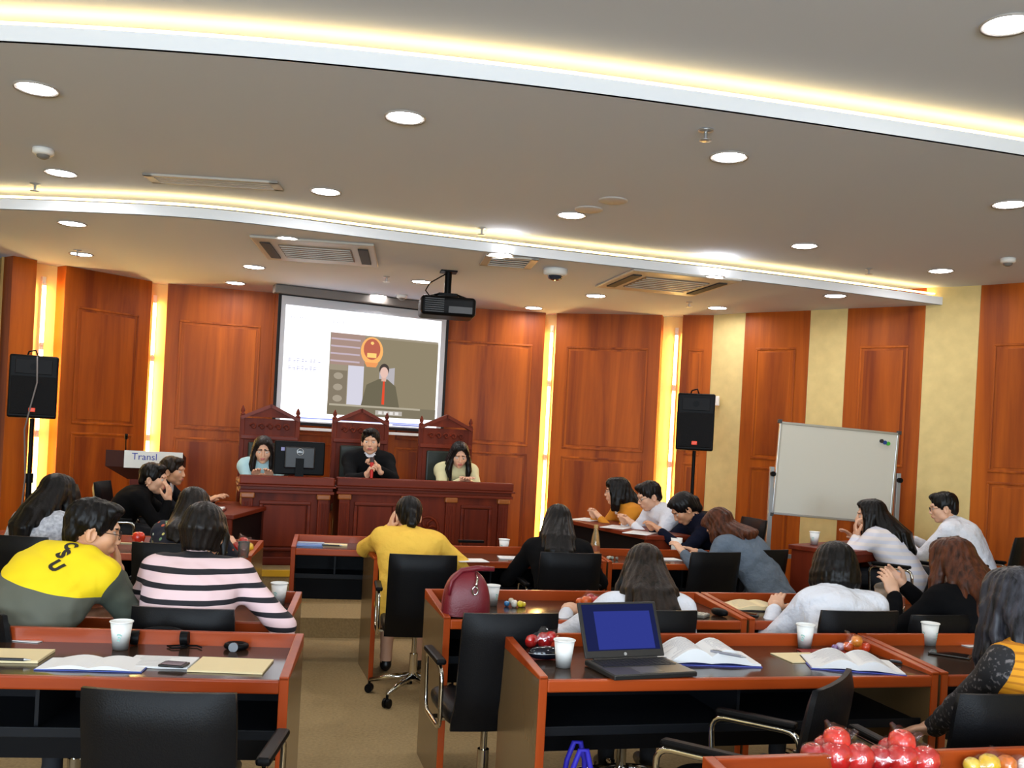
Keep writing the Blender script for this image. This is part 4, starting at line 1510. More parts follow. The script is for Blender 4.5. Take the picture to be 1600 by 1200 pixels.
def hair_prims(c, R, s, style, length, yaw, opt, body=None):
    def L(x, y, z):
        return Vector(c) + R @ Vector((x * s, y * s, z * s))
    fr = np.array(R.transposed())
    Rt = Matrix.Rotation(yaw, 3, 'Z')

    def D(x, y, z):
        return Rt @ Vector((x * s, y * s, z * s))
    def drape(p, wt):
        if body is None or opt.get('nodrape'):
            return p
        if wt < 0.2:
            return p
        bd_, fw_ = body
        p = p.copy()
        q0 = p.copy()
        for _ in range(17):
            if bd_(p) > 0.034:
                break
            p -= fw_ * 0.010
        return q0.lerp(p, min(1.0, wt * 1.25))
    P = []
    if style == 'short':
        P.append(ell(L(0, -0.018, 0.040), (0.083 * s, 0.099 * s, 0.086 * s), 'hair', fr))
        P.append(ell(L(opt.get('part', 0.015), 0.045, 0.092), (0.056 * s, 0.046 * s, 0.028 * s), 'hair', fr))
        P.append(ell(L(0, -0.072, -0.022), (0.060 * s, 0.036 * s, 0.052 * s), 'hair', fr))
        for q in (-1, 1):
            P.append(ell(L(q * 0.070, 0.010, 0.022), (0.013 * s, 0.026 * s, 0.036 * s), 'hair', fr))
        P.append(ell(L(0, 0.112, -0.030), (0.072 * s, 0.066 * s, 0.098 * s), 'hair', fr, sub=True, sm=0.010))
        P.append(ell(L(0, 0.075, -0.125), (0.12 * s, 0.125 * s, 0.100 * s), 'hair', fr, sub=True, sm=0.012))
        for q in (-1, 1):
            P.append(ell(L(q * 0.088, -0.004, -0.026), (0.022 * s, 0.028 * s, 0.038 * s), 'hair', fr, sub=True, sm=0.006))
        return P
    vol = opt.get('vol', 1.0)
    P.append(ell(L(0, -0.020, 0.036), (0.087 * s * vol, 0.104 * s * vol, 0.093 * s), 'hair', fr))
    P.append(ell(L(0, 0.03, 0.080), (0.066 * s, 0.064 * s, 0.044 * s), 'hair', fr))
    if style == 'tied':
        P.append(ell(L(0, -0.055, -0.02), (0.070 * s, 0.064 * s, 0.066 * s), 'hair', fr))
        b0 = L(0, -0.115, -0.005)
        P.append(ell(b0, (0.030 * s, 0.030 * s, 0.034 * s), 'hair', fr))
        pts = [b0, b0 + D(0.0, -0.03, -0.06), b0 + D(opt.get('sway', 0.0), -0.015, -length)]
        P.append(cone(pts[0], pts[1], 0.026 * s, 0.030 * s, 'hair'))
        P.append(cone(pts[1], pts[2], 0.032 * s, 0.014 * s, 'hair'))
    else:
        n = 17
        span = opt.get('span', 112)
        hr_ = random.Random(int(abs(c[0]) * 1000) + 3)
        for i in range(n):
            w = rad(-span + 2 * span * i / (n - 1))
            a0 = L(math.sin(w) * 0.070 * vol, -0.020 - math.cos(w) * 0.082 * vol, 0.014)
            out = opt.get('out', 0.02) * hr_.uniform(0.75, 1.25)
            wav = opt.get('wave', 0.0)
            side = opt.get('side', 0.0)
            ln = length * (1 - opt.get('shape', 0.12) * abs(math.sin(w))) * hr_.uniform(0.93, 1.05)
            bx_, by_ = math.sin(w) * out, -math.cos(w) * out * 1.2
            m1 = a0 + D(bx_ * 0.75, by_ * 0.75 - 0.004, -ln * 0.40)
            m2 = a0 + D(bx_ * (1.15 + wav * (0.8 if i % 2 else -0.6)) + side * 0.3, by_ * 1.1 - 0.008, -ln * 0.72)
            m3 = a0 + D(bx_ * (0.95 - wav * (0.8 if i % 2 else -0.6)) + side * 0.5, by_ * 1.05 - 0.010, -ln)
            tip = opt.get('tip', 0.014)
            wt_ = max(0.0, math.cos(w) * 0.75 + 0.25)
            m1, m2, m3 = drape(m1, wt_), drape(m2, wt_), drape(m3, wt_)
            P.append(cone(a0, m1, 0.026 * s, 0.024 * s * vol, 'hair', sm=0.014))
            P.append(cone(m1, m2, 0.024 * s * vol, 0.022 * s * vol, 'hair', sm=0.010))
            P.append(cone(m2, m3, 0.022 * s * vol, tip * s, 'hair', sm=0.008))
        for q in (-1, 1):            # front locks beside the face
            lk = opt.get('locks', 0.6)
            if lk:
                a0 = L(q * 0.058, 0.052, 0.066)
                m1 = L(q * 0.080, 0.044, -0.010)
                m2 = Vector(c) + R @ Vector((q * 0.078 * s, 0.036 * s, -0.06 * s)) + D(0, 0, -length * lk)
                P.append(cone(a0, m1, 0.018 * s, 0.017 * s, 'hair', sm=0.012))
                P.append(cone(m1, m2, 0.017 * s, 0.014 * s, 'hair', sm=0.012))
    if style == 'long' and not opt.get('nodrape'):
        P.append(ell(L(0, -0.050, -0.085), (0.070 * s, 0.052 * s, 0.085 * s), 'hair', fr))
    if opt.get('fringe'):
        P.append(ell(L(0, 0.074, 0.062), (0.058 * s, 0.022 * s, 0.034 * s), 'hair', fr, sm=0.01))
        P.append(ell(L(0, 0.118, -0.050), (0.054 * s, 0.062 * s, 0.082 * s), 'hair', fr, sub=True, sm=0.008))
    else:
        P.append(ell(L(opt.get('parting', 0.0), 0.112, 0.000), (0.060 * s, 0.070 * s, 0.092 * s), 'hair', fr, sub=True, sm=0.010))
    if style == 'tied':
        P.append(ell(L(0, 0.03, -0.125), (0.12 * s, 0.11 * s, 0.095 * s), 'hair', fr, sub=True, sm=0.012))
    return P


def mesh_from(chunks, matmap, order, origin):
    """chunks: list of (V, F, tags); one mesh, material per face by tag"""
    vo = 0
    VV, FF, MI = [], [], []
    for V, F, tg in chunks:
        VV.append(V - np.array(origin))
        FF.append(F + vo)
        lut = np.array([order.index(t) for t in tg])
        MI.append(lut[F[:, 0]])
        vo += len(V)
    V = np.concatenate(VV); F = np.concatenate(FF); mi = np.concatenate(MI)
    me = bpy.data.meshes.new('person')
    me.vertices.add(len(V))
    me.vertices.foreach_set('co', V.astype(np.float32).ravel())
    me.loops.add(F.size)
    me.loops.foreach_set('vertex_index', F.astype(np.int32).ravel())
    me.polygons.add(len(F))
    me.polygons.foreach_set('loop_start', np.arange(0, F.size, 4, dtype=np.int32))
    me.polygons.foreach_set('loop_total', np.full(len(F), 4, dtype=np.int32))
    for t in order:
        me.materials.append(matmap[t])
    me.polygons.foreach_set('material_index', mi.astype(np.int32))
    me.polygons.foreach_set('use_smooth', np.ones(len(F), dtype=bool))
    me.update(calc_edges=True)
    me.validate()
    return me


GRP = 'people attending the hearing'


def person(label, head, look, yaw, base=0.0, hands=(None, None), top=None, sleeve='long', sleeve_mat=None, bottom=None, hair=('long', 'black', 0.3, {}),
           skin='a', gender='f', s=1.0, vox=0.012, side=0.0, palms=(None, None), fdirs=(None, None), curls=(0.35, 0.35), poles=(None, None), bulk=1.0,
           collar=None, seat=0.56, glasses=None, vest=None, skirt=False, shift=0.0, spine=0.50, shw=None, hunch=0.0, shrug=0.015, hood=None, maxlean=0.22):
    """head = centre of the head; look = (yaw, pitch, roll) of the head in degrees; yaw = way the chest faces; hands = wrist targets (left, right)"""
    hc = Vector(head)
    hy, hp, hr = look
    R = (Matrix.Rotation(rad(hy), 3, 'Z') @ Matrix.Rotation(rad(-hp), 3, 'X') @ Matrix.Rotation(rad(hr), 3, 'Y'))
    ya = rad(yaw)
    f = Vector((-math.sin(ya), math.cos(ya), 0))
    sd_ = Vector((math.cos(ya), math.sin(ya), 0))          # the person's right
    N = hc + R @ Vector((0, -0.022 * s, -0.085 * s)) + Vector((0, 0, -0.062 * s)) - f * 0.035 * s
    pz = base + seat
    L = spine * s
    dz = N.z - pz
    hz = math.sqrt(max(L * L - dz * dz, 0.0)) if dz < L else 0.0
    hz = min(hz, maxlean)
    Pv = Vector((N.x, N.y, pz)) - f * hz + sd_ * side
    if shift:
        Pv += f * shift
    up = (N - Pv).normalized()
    fw = (f - up * f.dot(up)).normalized()
    bow = -fw * (0.02 + 0.10 * hz + hunch)
    C = Pv.lerp(N, 0.70) + bow * 0.9
    Wt = Pv.lerp(N, 0.30) + bow * 0.7
    upc = (N - C).normalized()
    fr = frame(sd_, fw, up)
    m = gender == 'm'
    hw = shw or (0.178 if m else 0.158)
    hw *= s
    b = bulk * s
    SH = []
    for k, q in enumerate((-1, 1)):
        tgt = hands[k]
        sp = N - upc * (0.060 * s - shrug) + sd_ * q * hw + bow * 0.35
        if tgt is not None:
            dv = Vector(tgt) - sp
            sp = sp + dv.normalized() * 0.025
        SH.append(sp)
    P = []
    tt_ = 'vest' if vest else 'top'
    flat = np.array((1.0, 0.70, 1.0))
    P.append(cone(Pv - sd_ * 0.03 - up * 0.05, Pv + sd_ * 0.03 - up * 0.05, 0.115 * b, 0.115 * b, 'bottom', fr, np.array((1.05, 0.86, 0.6)), sm=0.03))
    P.append(cone(Pv - up * 0.04, Wt, 0.168 * b, 0.140 * b, tt_, fr, np.array((1.0, 0.78, 1.0)), sm=0.04))
    P.append(cone(Wt, C, 0.140 * b, (0.160 if m else 0.148) * b, tt_, fr, flat, sm=0.05))
    P.append(cone(C, C.lerp(N, 0.55), (0.160 if m else 0.148) * b, 0.118 * b, tt_, fr, flat, sm=0.05))
    P.append(cone(SH[0].lerp(N, 0.22 if vest else 0.0), N - upc * 0.02, 0.060 * b, 0.060 * b, tt_, sm=0.05))
    P.append(cone(SH[1].lerp(N, 0.22 if vest else 0.0), N - upc * 0.02, 0.060 * b, 0.060 * b, tt_, sm=0.05))
    for q in (0, 1):
        P.append(cone(SH[q].lerp(C, 0.25), C.lerp(Wt, 0.35) + sd_ * (q * 2 - 1) * 0.075 * s, 0.075 * b, 0.080 * b, tt_, sm=0.06))
    if hood:
        P.append(cone(N - fw * 0.055 - sd_ * 0.085 + up * 0.005, N - fw * 0.055 + sd_ * 0.085 + up * 0.005, 0.062, 0.062, 'hood', sm=0.03))
        P.append(ell(N - fw * 0.085 - up * 0.055, (0.155, 0.062, 0.105), 'hood', fr, sm=0.03))
        for q in (-1, 1):
            P.append(cone(N - fw * 0.03 + sd_ * q * 0.095, N + fw * 0.06 + sd_ * q * 0.06 - up * 0.04, 0.05, 0.04, 'hood', sm=0.03))
    if not m:
        for q in (-1, 1):
            P.append(ell(C + fw * 0.075 * s + sd_ * q * 0.065 * s - up * 0.03, (0.055 * s, 0.05 * s, 0.055 * s), tt_, fr, sm=0.03))
    nk = hc + R @ Vector((0, -0.022 * s, -0.070 * s))
    P.append(cone(N - upc * 0.01, nk, 0.052 * s, 0.047 * s, 'skin', sm=0.02))
    if collar:
        P.append(cone(N - upc * 0.005, N.lerp(nk, 0.42), 0.066 * s, 0.060 * s, collar, sm=0.008))
    hp_chunks = []
    slm = 'sleeve' if sleeve_mat else 'top'
    for k, q in enumerate((-1, 1)):
        tgt = hands[k]
        ua, fa = 0.285 * s, 0.245 * s
        if tgt is None:
            tgt = SH[k] + f * 0.26 + Vector((0, 0, -0.40 * s)) - sd_ * q * 0.04
        pole = poles[k] if poles[k] is not None else (sd_ * q * 0.7 + Vector((0, 0, -1.0)) - f * 0.2)
        E, Wr = ik(SH[k], tgt, ua, fa, pole)
        P.append(cone(SH[k], E, 0.060 * b, 0.049 * b, slm, sm=0.04))
        if sleeve == 'long':
            P.append(cone(E, E.lerp(Wr, 0.93), 0.050 * b, 0.036 * b, slm, sm=0.02))
            P.append(cone(E.lerp(Wr, 0.8), Wr, 0.025 * s, 0.024 * s, 'skin', sm=0.006))
        elif sleeve == 'half':
            P.append(cone(E, E.lerp(Wr, 0.35), 0.046 * b, 0.042 * b, slm, sm=0.02))
            P.append(cone(E.lerp(Wr, 0.2), Wr, 0.038 * s, 0.026 * s, 'skin', sm=0.006))
        else:
            P.append(cone(E, Wr, 0.041 * s, 0.026 * s, 'skin', sm=0.015))
        fd = Vector(fdirs[k]) if fdirs[k] is not None else (Wr - E).normalized()
        pn = Vector(palms[k]) if palms[k] is not None else Vector((0, 0, -1))
        if abs(pn.normalized().dot(fd.normalized())) > 0.95:
            pn = f
        hp_chunks.append(surface(hand_prims(Wr, fd, pn, q > 0, curls[k], s * (1.06 if m else 0.98)), 0.0045, 0.008))
    for k, q in enumerate((-1, 1)):
        hip = Pv + sd_ * q * 0.085 * s + f * 0.02 - Vector((0, 0, 0.02))
        kn = hip + f * 0.40 * s + sd_ * q * 0.02 + Vector((0, 0, -0.005))
        kn.z = base + 0.52 * s
        an = Vector((kn.x, kn.y, base + 0.085)) + f * (0.03 if k else -0.02)
        P.append(cone(hip, kn, 0.082 * b, 0.060 * s, 'bottom', sm=0.03))
        lt = 'bottom' if not skirt else 'skin'
        P.append(cone(kn - Vector((0, 0, 0.02)) if skirt else kn, an, 0.056 * s, 0.038 * s, lt, sm=0.02))
        P.append(cone(an - Vector((0, 0, 0.042)), an + f * 0.15 * s - Vector((0, 0, 0.052)), 0.040 * s, 0.032 * s, 'shoe', sm=0.01))
    
    def folds(X):
        return 0.0026 * np.sin(X[..., 0] * 40 + 3 * np.sin(X[..., 2] * 23 + X[..., 1] * 9)) * np.sin(X[..., 2] * 34 + 3 * np.sin(X[..., 1] * 19 + X[..., 0] * 13))
    chunks = [surface(P, vox, 0.02, folds, 60 if vox < 0.0075 else 22)]
    sleeve_w = SURF['sleeve']
    SURF['sleeve'] = None
    chunks.append(surface(head_prims(hc, R, s, gender), max(0.0048, vox * 0.42), 0.012))
    chunks += hp_chunks
    mm = {'skin': SKIN[skin], 'lips': M_LIPS, 'white': M_EYE, 'iris': M_IRIS, 'brow': M_BROW, 'top': top, 'bottom': bottom or M_TROUSER, 'shoe': M_SHOE,
          'hood': hood or top, 'sleeve': sleeve_mat or top, 'vest': vest or top, 'collar': MATS.get('collar_white', top)}
    order = ['skin', 'lips', 'white', 'iris', 'brow', 'top', 'bottom', 'shoe', 'sleeve', 'vest', 'collar', 'hood']
    org = (Pv.x, Pv.y, base)
    me = mesh_from(chunks, mm, order, org)
    if sleeve_mat is not None and sleeve_w is not None:      # how far each point belongs to the sleeve: gives a clean seam
        at = me.attributes.new('sleeve', 'FLOAT', 'POINT')
        full = np.zeros(len(me.vertices), dtype=np.float32)
        full[:len(sleeve_w)] = sleeve_w
        at.data.foreach_set('value', full)
    o = bpy.data.objects.new('person', me)
    COL.objects.link(o)
    o.location = org
    tag(o, label, 'person', GRP)
    o['_seat'] = (Pv.x + f.x * 0.03, Pv.y + f.y * 0.03)
    st, key, ln, opt = hair
    hs = s

    def groove(X):
        q = (X - np.array(hc)) @ np.array(R)
        an_ = np.arctan2(q[..., 0], q[..., 1] + 0.02)
        g_ = 0.0022 * np.sin(an_ * 19 + q[..., 2] * 11 + 2.0 * np.sin(q[..., 2] * 17)) + 0.0012 * np.sin(an_ * 41 + 1.3 - q[..., 2] * 16)
        if st == 'short':
            g_ = g_ + 0.0026 * np.sin(q[..., 0] * 120 + 2 * np.sin(q[..., 1] * 60)) * np.sin(q[..., 1] * 95 + q[..., 2] * 80)
        return g_
    hch = surface(hair_prims(hc, R, hs, st, ln, rad(opt.get('fall', hy)), opt, (lambda q_: min(float(pdist(pp, np.array([v3(q_)]))[0]) for pp in P if pp.tag not in ('skin', 'shoe', 'bottom')), f)), max(0.0065, vox * 0.62), 0.016, groove)
    hme = mesh_from([hch], {'hair': HAIRM[key]}, ['hair'], org)
    ho = bpy.data.objects.new('hair', hme)
    COL.objects.link(ho)
    ho.parent = o
    if glasses:
        g = MB()
        for q in (-1, 1):
            pts = [hc + R @ Vector(((q * 0.033 + 0.023 * math.cos(w)) * s, 0.098 * s, (0.0 + 0.017 * math.sin(w)) * s)) for w in [2 * math.pi * i / 18 for i in range(18)]]
            g.tube([p_ - Vector(org) for p_ in pts], 0.0016, 6, True)
            a_ = hc + R @ Vector((q * 0.056 * s, 0.096 * s, 0.004 * s)); b_ = hc + R @ Vector((q * 0.080 * s, 0.0, 0.004 * s))
            g.tube([a_ - Vector(org), b_ - Vector(org)], 0.0016, 6)
        a_ = hc + R @ Vector((-0.010 * s, 0.101 * s, 0.004 * s)); b_ = hc + R @ Vector((0.010 * s, 0.101 * s, 0.004 * s))
        g.tube([a_ - Vector(org), b_ - Vector(org)], 0.0016, 6)
        obj('glasses', g, glasses, o)
    return o


M_TROUSER = mat('dark_trousers', (30, 32, 38), 0.8)
M_SHOE = mat('black_shoe', (20, 20, 22), 0.35)
M_FRAME = mat('glasses_frame', (40, 34, 32), 0.3, metal=0.5)
# ------------------------------------------------------------------ who sits where
def rest(h, yaw, fwd, spread, z):
    a = rad(yaw)
    f = Vector((-math.sin(a), math.cos(a), 0)); sd_ = Vector((math.cos(a), math.sin(a), 0))
    c = Vector((h.x, h.y, 0)) + f * fwd
    return (Vector((c.x, c.y, z)) - sd_ * spread, Vector((c.x, c.y, z)) + sd_ * spread)


UPV = Vector((0, 0, 1))
HZ = TOP + 0.035
C_BLACK = mat('cloth_black', (11, 11, 13), 0.9, spec=0.1)
C_NAVY = mat('cloth_navy', (17, 20, 36), 0.9, spec=0.1)
C_WHITE = mat('cloth_white', (226, 228, 236), 0.85, spec=0.15, bump=0.7, scale=9, bdist=0.05)
C_GREY = mat('cloth_grey', (100, 112, 126), 0.88, spec=0.15, bump=0.7, scale=9, bdist=0.05)
C_YELLOW = mat('cloth_yellow', (242, 196, 82), 0.85, spec=0.15, bump=0.6, scale=8, bdist=0.05)
C_MUSTARD = mat('cloth_mustard', (206, 132, 24), 0.85)
C_CREAM = mat('cloth_cream', (214, 206, 160), 0.85)
C_BLUE = mat('cloth_pale_blue', (176, 212, 218), 0.85)
C_LACE = mat('cloth_lace_pale', (206, 208, 214), 0.85, noise=0.5, scale=55, rgb2=(150, 152, 162))
mat('collar_white', (232, 232, 236), 0.8)
C_STRIPE = stripes_mat('cloth_pink_black_stripe', (24, 22, 30), (236, 204, 206), 0.056, 0.36, offset=0.012)
C_FLORAL = spots_mat('cloth_navy_floral', (18, 22, 40), [(210, 200, 120), (200, 208, 190), (196, 90, 60), (120, 160, 120)], 24, 0.26)
C_CHECK = stripes_mat('cloth_pale_check', (214, 214, 226), (230, 222, 220), 0.05, 0.5)
C_BLACKLACE = mat('cloth_black_lace', (26, 26, 30), 0.8, noise=0.5, scale=64, rgb2=(26, 26, 30))
_nt = C_BLACKLACE.node_tree
for _n in _nt.nodes:
    if _n.type == 'VALTORGB':
        _n.color_ramp.elements[0].position = 0.56
        _n.color_ramp.elements[1].position = 0.66
        _n.color_ramp.elements[1].color = srgb(120, 112, 112)
C_RIB = stripes_mat('knit_mustard_rib', (222, 150, 20), (188, 116, 10), 0.022, 0.7)

# man in the two-coloured jacket: yellow yoke above a slanting seam, grey-green below
C_JACKET = bpy.data.materials.new('jacket_yellow_over_grey')
C_JACKET.use_nodes = True
nt = C_JACKET.node_tree
bs = nt.nodes['Principled BSDF']
bs.inputs['Roughness'].default_value = 0.8
tc = nt.nodes.new('ShaderNodeTexCoord')
dp = nt.nodes.new('ShaderNodeVectorMath'); dp.operation = 'DOT_PRODUCT'
dp.inputs[1].default_value = (0.20, 0.0, 1.0)
nt.links.new(tc.outputs['Object'], dp.inputs[0])
gt = nt.nodes.new('ShaderNodeMath'); gt.operation = 'GREATER_THAN'
gt.inputs[1].default_value = 0.94
nt.links.new(dp.outputs['Value'], gt.inputs[0])
mx = nt.nodes.new('ShaderNodeMixRGB')
mx.inputs[1].default_value = srgb(92, 94, 82)
mx.inputs[2].default_value = srgb(246, 214, 10)
nt.links.new(gt.outputs[0], mx.inputs[0])
nt.links.new(mx.outputs[0], bs.inputs['Base Color'])


def sewn_sleeve(m, rgb, rgb2=None, scale=64):
    """recolour a cloth where the mesh says the sleeve is"""
    nt_ = m.node_tree
    b_ = nt_.nodes['Principled BSDF']
    src = b_.inputs['Base Color'].links[0].from_socket
    at = nt_.nodes.new('ShaderNodeAttribute'); at.attribute_name = 'sleeve'
    g_ = nt_.nodes.new('ShaderNodeMath'); g_.operation = 'GREATER_THAN'; g_.inputs[1].default_value = 0.5
    x_ = nt_.nodes.new('ShaderNodeMixRGB')
    nt_.links.new(at.outputs['Fac'], g_.inputs[0]); nt_.links.new(g_.outputs[0], x_.inputs[0]); nt_.links.new(src, x_.inputs[1])
    x_.inputs[2].default_value = srgb(*rgb)
    if rgb2:
        tc_ = nt_.nodes.new('ShaderNodeTexCoord'); n_ = nt_.nodes.new('ShaderNodeTexNoise'); r_ = nt_.nodes.new('ShaderNodeValToRGB')
        n_.inputs['Scale'].default_value = scale; n_.inputs['Detail'].default_value = 4
        e_ = r_.color_ramp.elements
        e_[0].position, e_[1].position = 0.55, 0.66
        e_[0].color, e_[1].color = srgb(*rgb), srgb(*rgb2)
        nt_.links.new(tc_.outputs['Object'], n_.inputs['Vector']); nt_.links.new(n_.outputs['Fac'], r_.inputs['Fac']); nt_.links.new(r_.outputs['Color'], x_.inputs[2])
    nt_.links.new(x_.outputs[0], b_.inputs['Base Color'])


sewn_sleeve(C_JACKET, (74, 80, 68))
sewn_sleeve(C_RIB, (24, 24, 28), (112, 106, 106))
C_JSLEEVE = mat('jacket_sleeve_grey', (74, 80, 68), 0.85, spec=0.15, bump=0.7, scale=9, bdist=0.05)

# --- left side
h = W(90, 772, 5.95)
person('woman with long black hair and pale lace top, seated farthest left', h, (-22, 8, 0), -16, hands=rest(h, -16, 0.25, 0.16, HZ), top=C_LACE, hair=('long', 'black', 0.30, {'out': 0.025}), vox=0.013)

h = W(146, 828, 3.85)
yj = person('man in a yellow and grey hooded jacket, chin in hand', h, (-62, 12, 0), -18, hands=(rest(h, -18, 0.22, 0.25, HZ)[0], W(183, 898, 3.98)), top=C_JACKET, sleeve_mat=C_JACKET,
            hair=('short', 'black', 0, {}), gender='m', skin='c', vox=0.0062, bulk=1.02, fdirs=(None, (-0.1, 0.1, 1)), palms=(None, (-0.7, -0.3, 0.1)), curls=(0.35, 0.5),
            poles=(None, (0.5, 0.2, -1)), glasses=M_FRAME, s=1.02, side=-0.05, hunch=0.02, maxlean=0.3, hood=C_JACKET)

h = W(318, 832, 4.02)
person('woman in a pink and black striped sweater seen from behind', h, (4, 10, 0), 2, hands=(rest(h, 2, 0.18, 0.16, HZ)[0], Vector((-0.99, 4.12, HZ))), top=C_STRIPE,
       hair=('long', 'soft', 0.085, {'out': -0.012, 'vol': 0.97, 'tip': 0.018, 'locks': 0.5, 'nodrape': 1}), vox=0.0095, bulk=1.02, poles=(None, (1, -0.3, -0.9)), shrug=0.045)

h = W(303, 793, 5.9)
person('woman in a navy floral blouse, one hand on her head', h, (0, 8, -4), 4, hands=(W(283, 802, 6.0), rest(h, 4, 0.2, 0.2, HZ)[1]), top=C_FLORAL, sleeve='half',
       hair=('long', 'soft', 0.20, {'out': 0.02}), vox=0.012, fdirs=((0.25, -0.2, 1), None), palms=((1, -0.2, 0), None), poles=((-0.8, 0.3, -1), None))

h = W(240, 748, 7.5)
ch_yb1 = person('younger man in black with hand on chin, in profile at left', h, (-86, 6, 0), -72, STEP, hands=(rest(h, -72, 0.3, 0.14, ST + 0.03)[0], W(262, 783, 7.42)), top=C_BLACK,
       hair=('short', 'black', 0, {}), gender='m', vox=0.013, fdirs=(None, (0.1, 0, 1)), palms=(None, (-1, 0.2, 0)), curls=(0.3, 0.6), poles=(None, (0.3, -0.4, -1)))
h = W(270, 736, 8.05)
ch_om = person('older man with greying hair behind the man in black', h, (-94, 4, 0), -85, STEP, hands=rest(h, -85, 0.32, 0.14, ST + 0.03), top=mat('cloth_charcoal', (22, 22, 27), 0.9, spec=0.1), collar='collar',
       hair=('short', 'dark_brown', 0, {}), gender='m', skin='c', vox=0.014)

# --- behind the bench
BZ = DAIS + BH - 0.01
h = W(411, 703, 8.48)
person('woman in pale blue behind the monitor on the bench', h, (196, 16, 0), 196, DAIS, hands=rest(h, 196, 0.26, 0.06, BZ), poles=((0, 0.3, -1), (0, 0.3, -1)), top=C_BLUE, hair=('long', 'soft', 0.24, {'locks': 0.8, 'span': 116}), vox=0.012, spine=0.47, s=0.97)
h = W(579, 690, 8.78)
jm = person('man in a black robe speaking into a red microphone at the bench', h, (186, 4, 0), 196, DAIS, hands=(W(592, 733, 8.48), W(572, 744, 8.42)), top=mat('robe_black', (15, 16, 18), 0.85, spec=0.12), collar='collar',
            hair=('short', 'black', 0, {}), gender='m', vox=0.011, bulk=1.12, fdirs=((-0.55, -0.15, 0.8), (0.4, -0.2, 0.9)), palms=((-0.7, -0.2, -0.6), (0.9, 0.1, -0.2)), curls=(0.9, 0.9), poles=((0.8, 0.2, -1), (-0.8, 0.2, -1)))
h = W(718, 711, 9.0)
person('woman in a cream sweater looking down at the bench', h, (192, 22, 0), 196, DAIS, hands=rest(h, 196, 0.27, 0.035, BZ + 0.02), top=C_CREAM, hair=('long', 'black', 0.24, {'locks': 0.8, 'span': 116, 'out': 0.03}), vox=0.012, spine=0.47, s=0.98)

# --- right block, far row
h = W(638, 806, 6.28)
yb = person('woman in a yellow blazer leaning on one hand, seen from behind', h, (16, 14, 0), 6, hands=(W(610, 826, 6.30), W(688, 872, 6.42)), top=C_YELLOW,
            hair=('tied', 'black', 0.10, {}), vox=0.0105, bulk=1.08, shw=0.175, fdirs=((0.15, -0.1, 1), None), palms=((1, 0.3, 0), None), poles=((-1, 0.25, -0.9), (1, -0.2, -0.5)), bottom=mat('skirt_print', (206, 196, 170), 0.8), skirt=True, spine=0.52, maxlean=0.28)
h = W(872, 818, 6.35)
person('woman in black with long straight black hair at the far desk', h, (-6, 12, 0), 4, hands=rest(h, 4, 0.18, 0.2, HZ), top=C_BLACK, hair=('long', 'black', 0.27, {'out': 0.03, 'span': 118}), vox=0.0115)
h = W(1124, 822, 6.9)
person('woman in a grey blazer with brown hair bent low over the far desk', h, (66, 48, 0), 42, hands=(W(1068, 864, 6.75), rest(h, 42, 0.25, 0.1, HZ)[1]), top=C_GREY,
       hair=('long', 'brown', 0.15, {'out': 0.03, 'fall': 60, 'side': 0.05}), vox=0.0115, bulk=1.05, side=0.05, maxlean=0.3)

# --- side table by the lit recess
h = W(964, 768, 8.42)
ch_mc = person('woman in a mustard cardigan in profile at the side table', h, (84, 4, 0), 105, STEP, hands=rest(h, 105, 0.17, 0.08, ST + 0.03), top=C_MUSTARD, hair=('long', 'black', 0.19, {'fringe': True, 'locks': 0.5}), vox=0.012, collar='collar', glasses=M_FRAME)
h = W(1014, 775, 7.95)
ch_mw = person('man in a white shirt and glasses looking down at the side table', h, (104, 22, 0), 110, STEP, hands=rest(h, 110, 0.17, 0.08, ST + 0.03), top=C_WHITE, hair=('short', 'black', 0, {}), gender='m', vox=0.012, glasses=M_FRAME, collar='collar')
h = W(1068, 795, 7.5)
ch_wn = person('woman in navy bowing her head over the side table', h, (98, 42, 0), 105, STEP, hands=rest(h, 105, 0.22, 0.08, ST + 0.03), top=C_NAVY, hair=('tied', 'black', 0.14, {}), vox=0.012, skin='b')

# --- by the whiteboard
h = W(1360, 806, 7.2)
ch_cs = person('woman in a pale checked shirt with very long hair before the whiteboard', h, (76, 6, 0), 46, STEP, hands=(W(1339, 838, 7.12), rest(h, 46, 0.18, 0.16, ST + 0.03)[1]), top=C_CHECK,
       hair=('long', 'black', 0.36, {'out': 0.03, 'fall': 40, 'side': 0.06}), vox=0.0115, fdirs=((-0.2, 0.1, 1), None), palms=((0.8, -0.2, 0.1), None), curls=(0.7, 0.3), poles=((-0.8, -0.2, -1), None))
h = W(1474, 793, 7.55)
ch_mr = person('man in a white shirt and glasses against the right wall panel', h, (72, 12, 0), 48, STEP, hands=rest(h, 48, 0.26, 0.12, ST + 0.03), top=C_WHITE, hair=('short', 'black', 0, {}), gender='m', vox=0.012, glasses=M_FRAME, collar='collar')

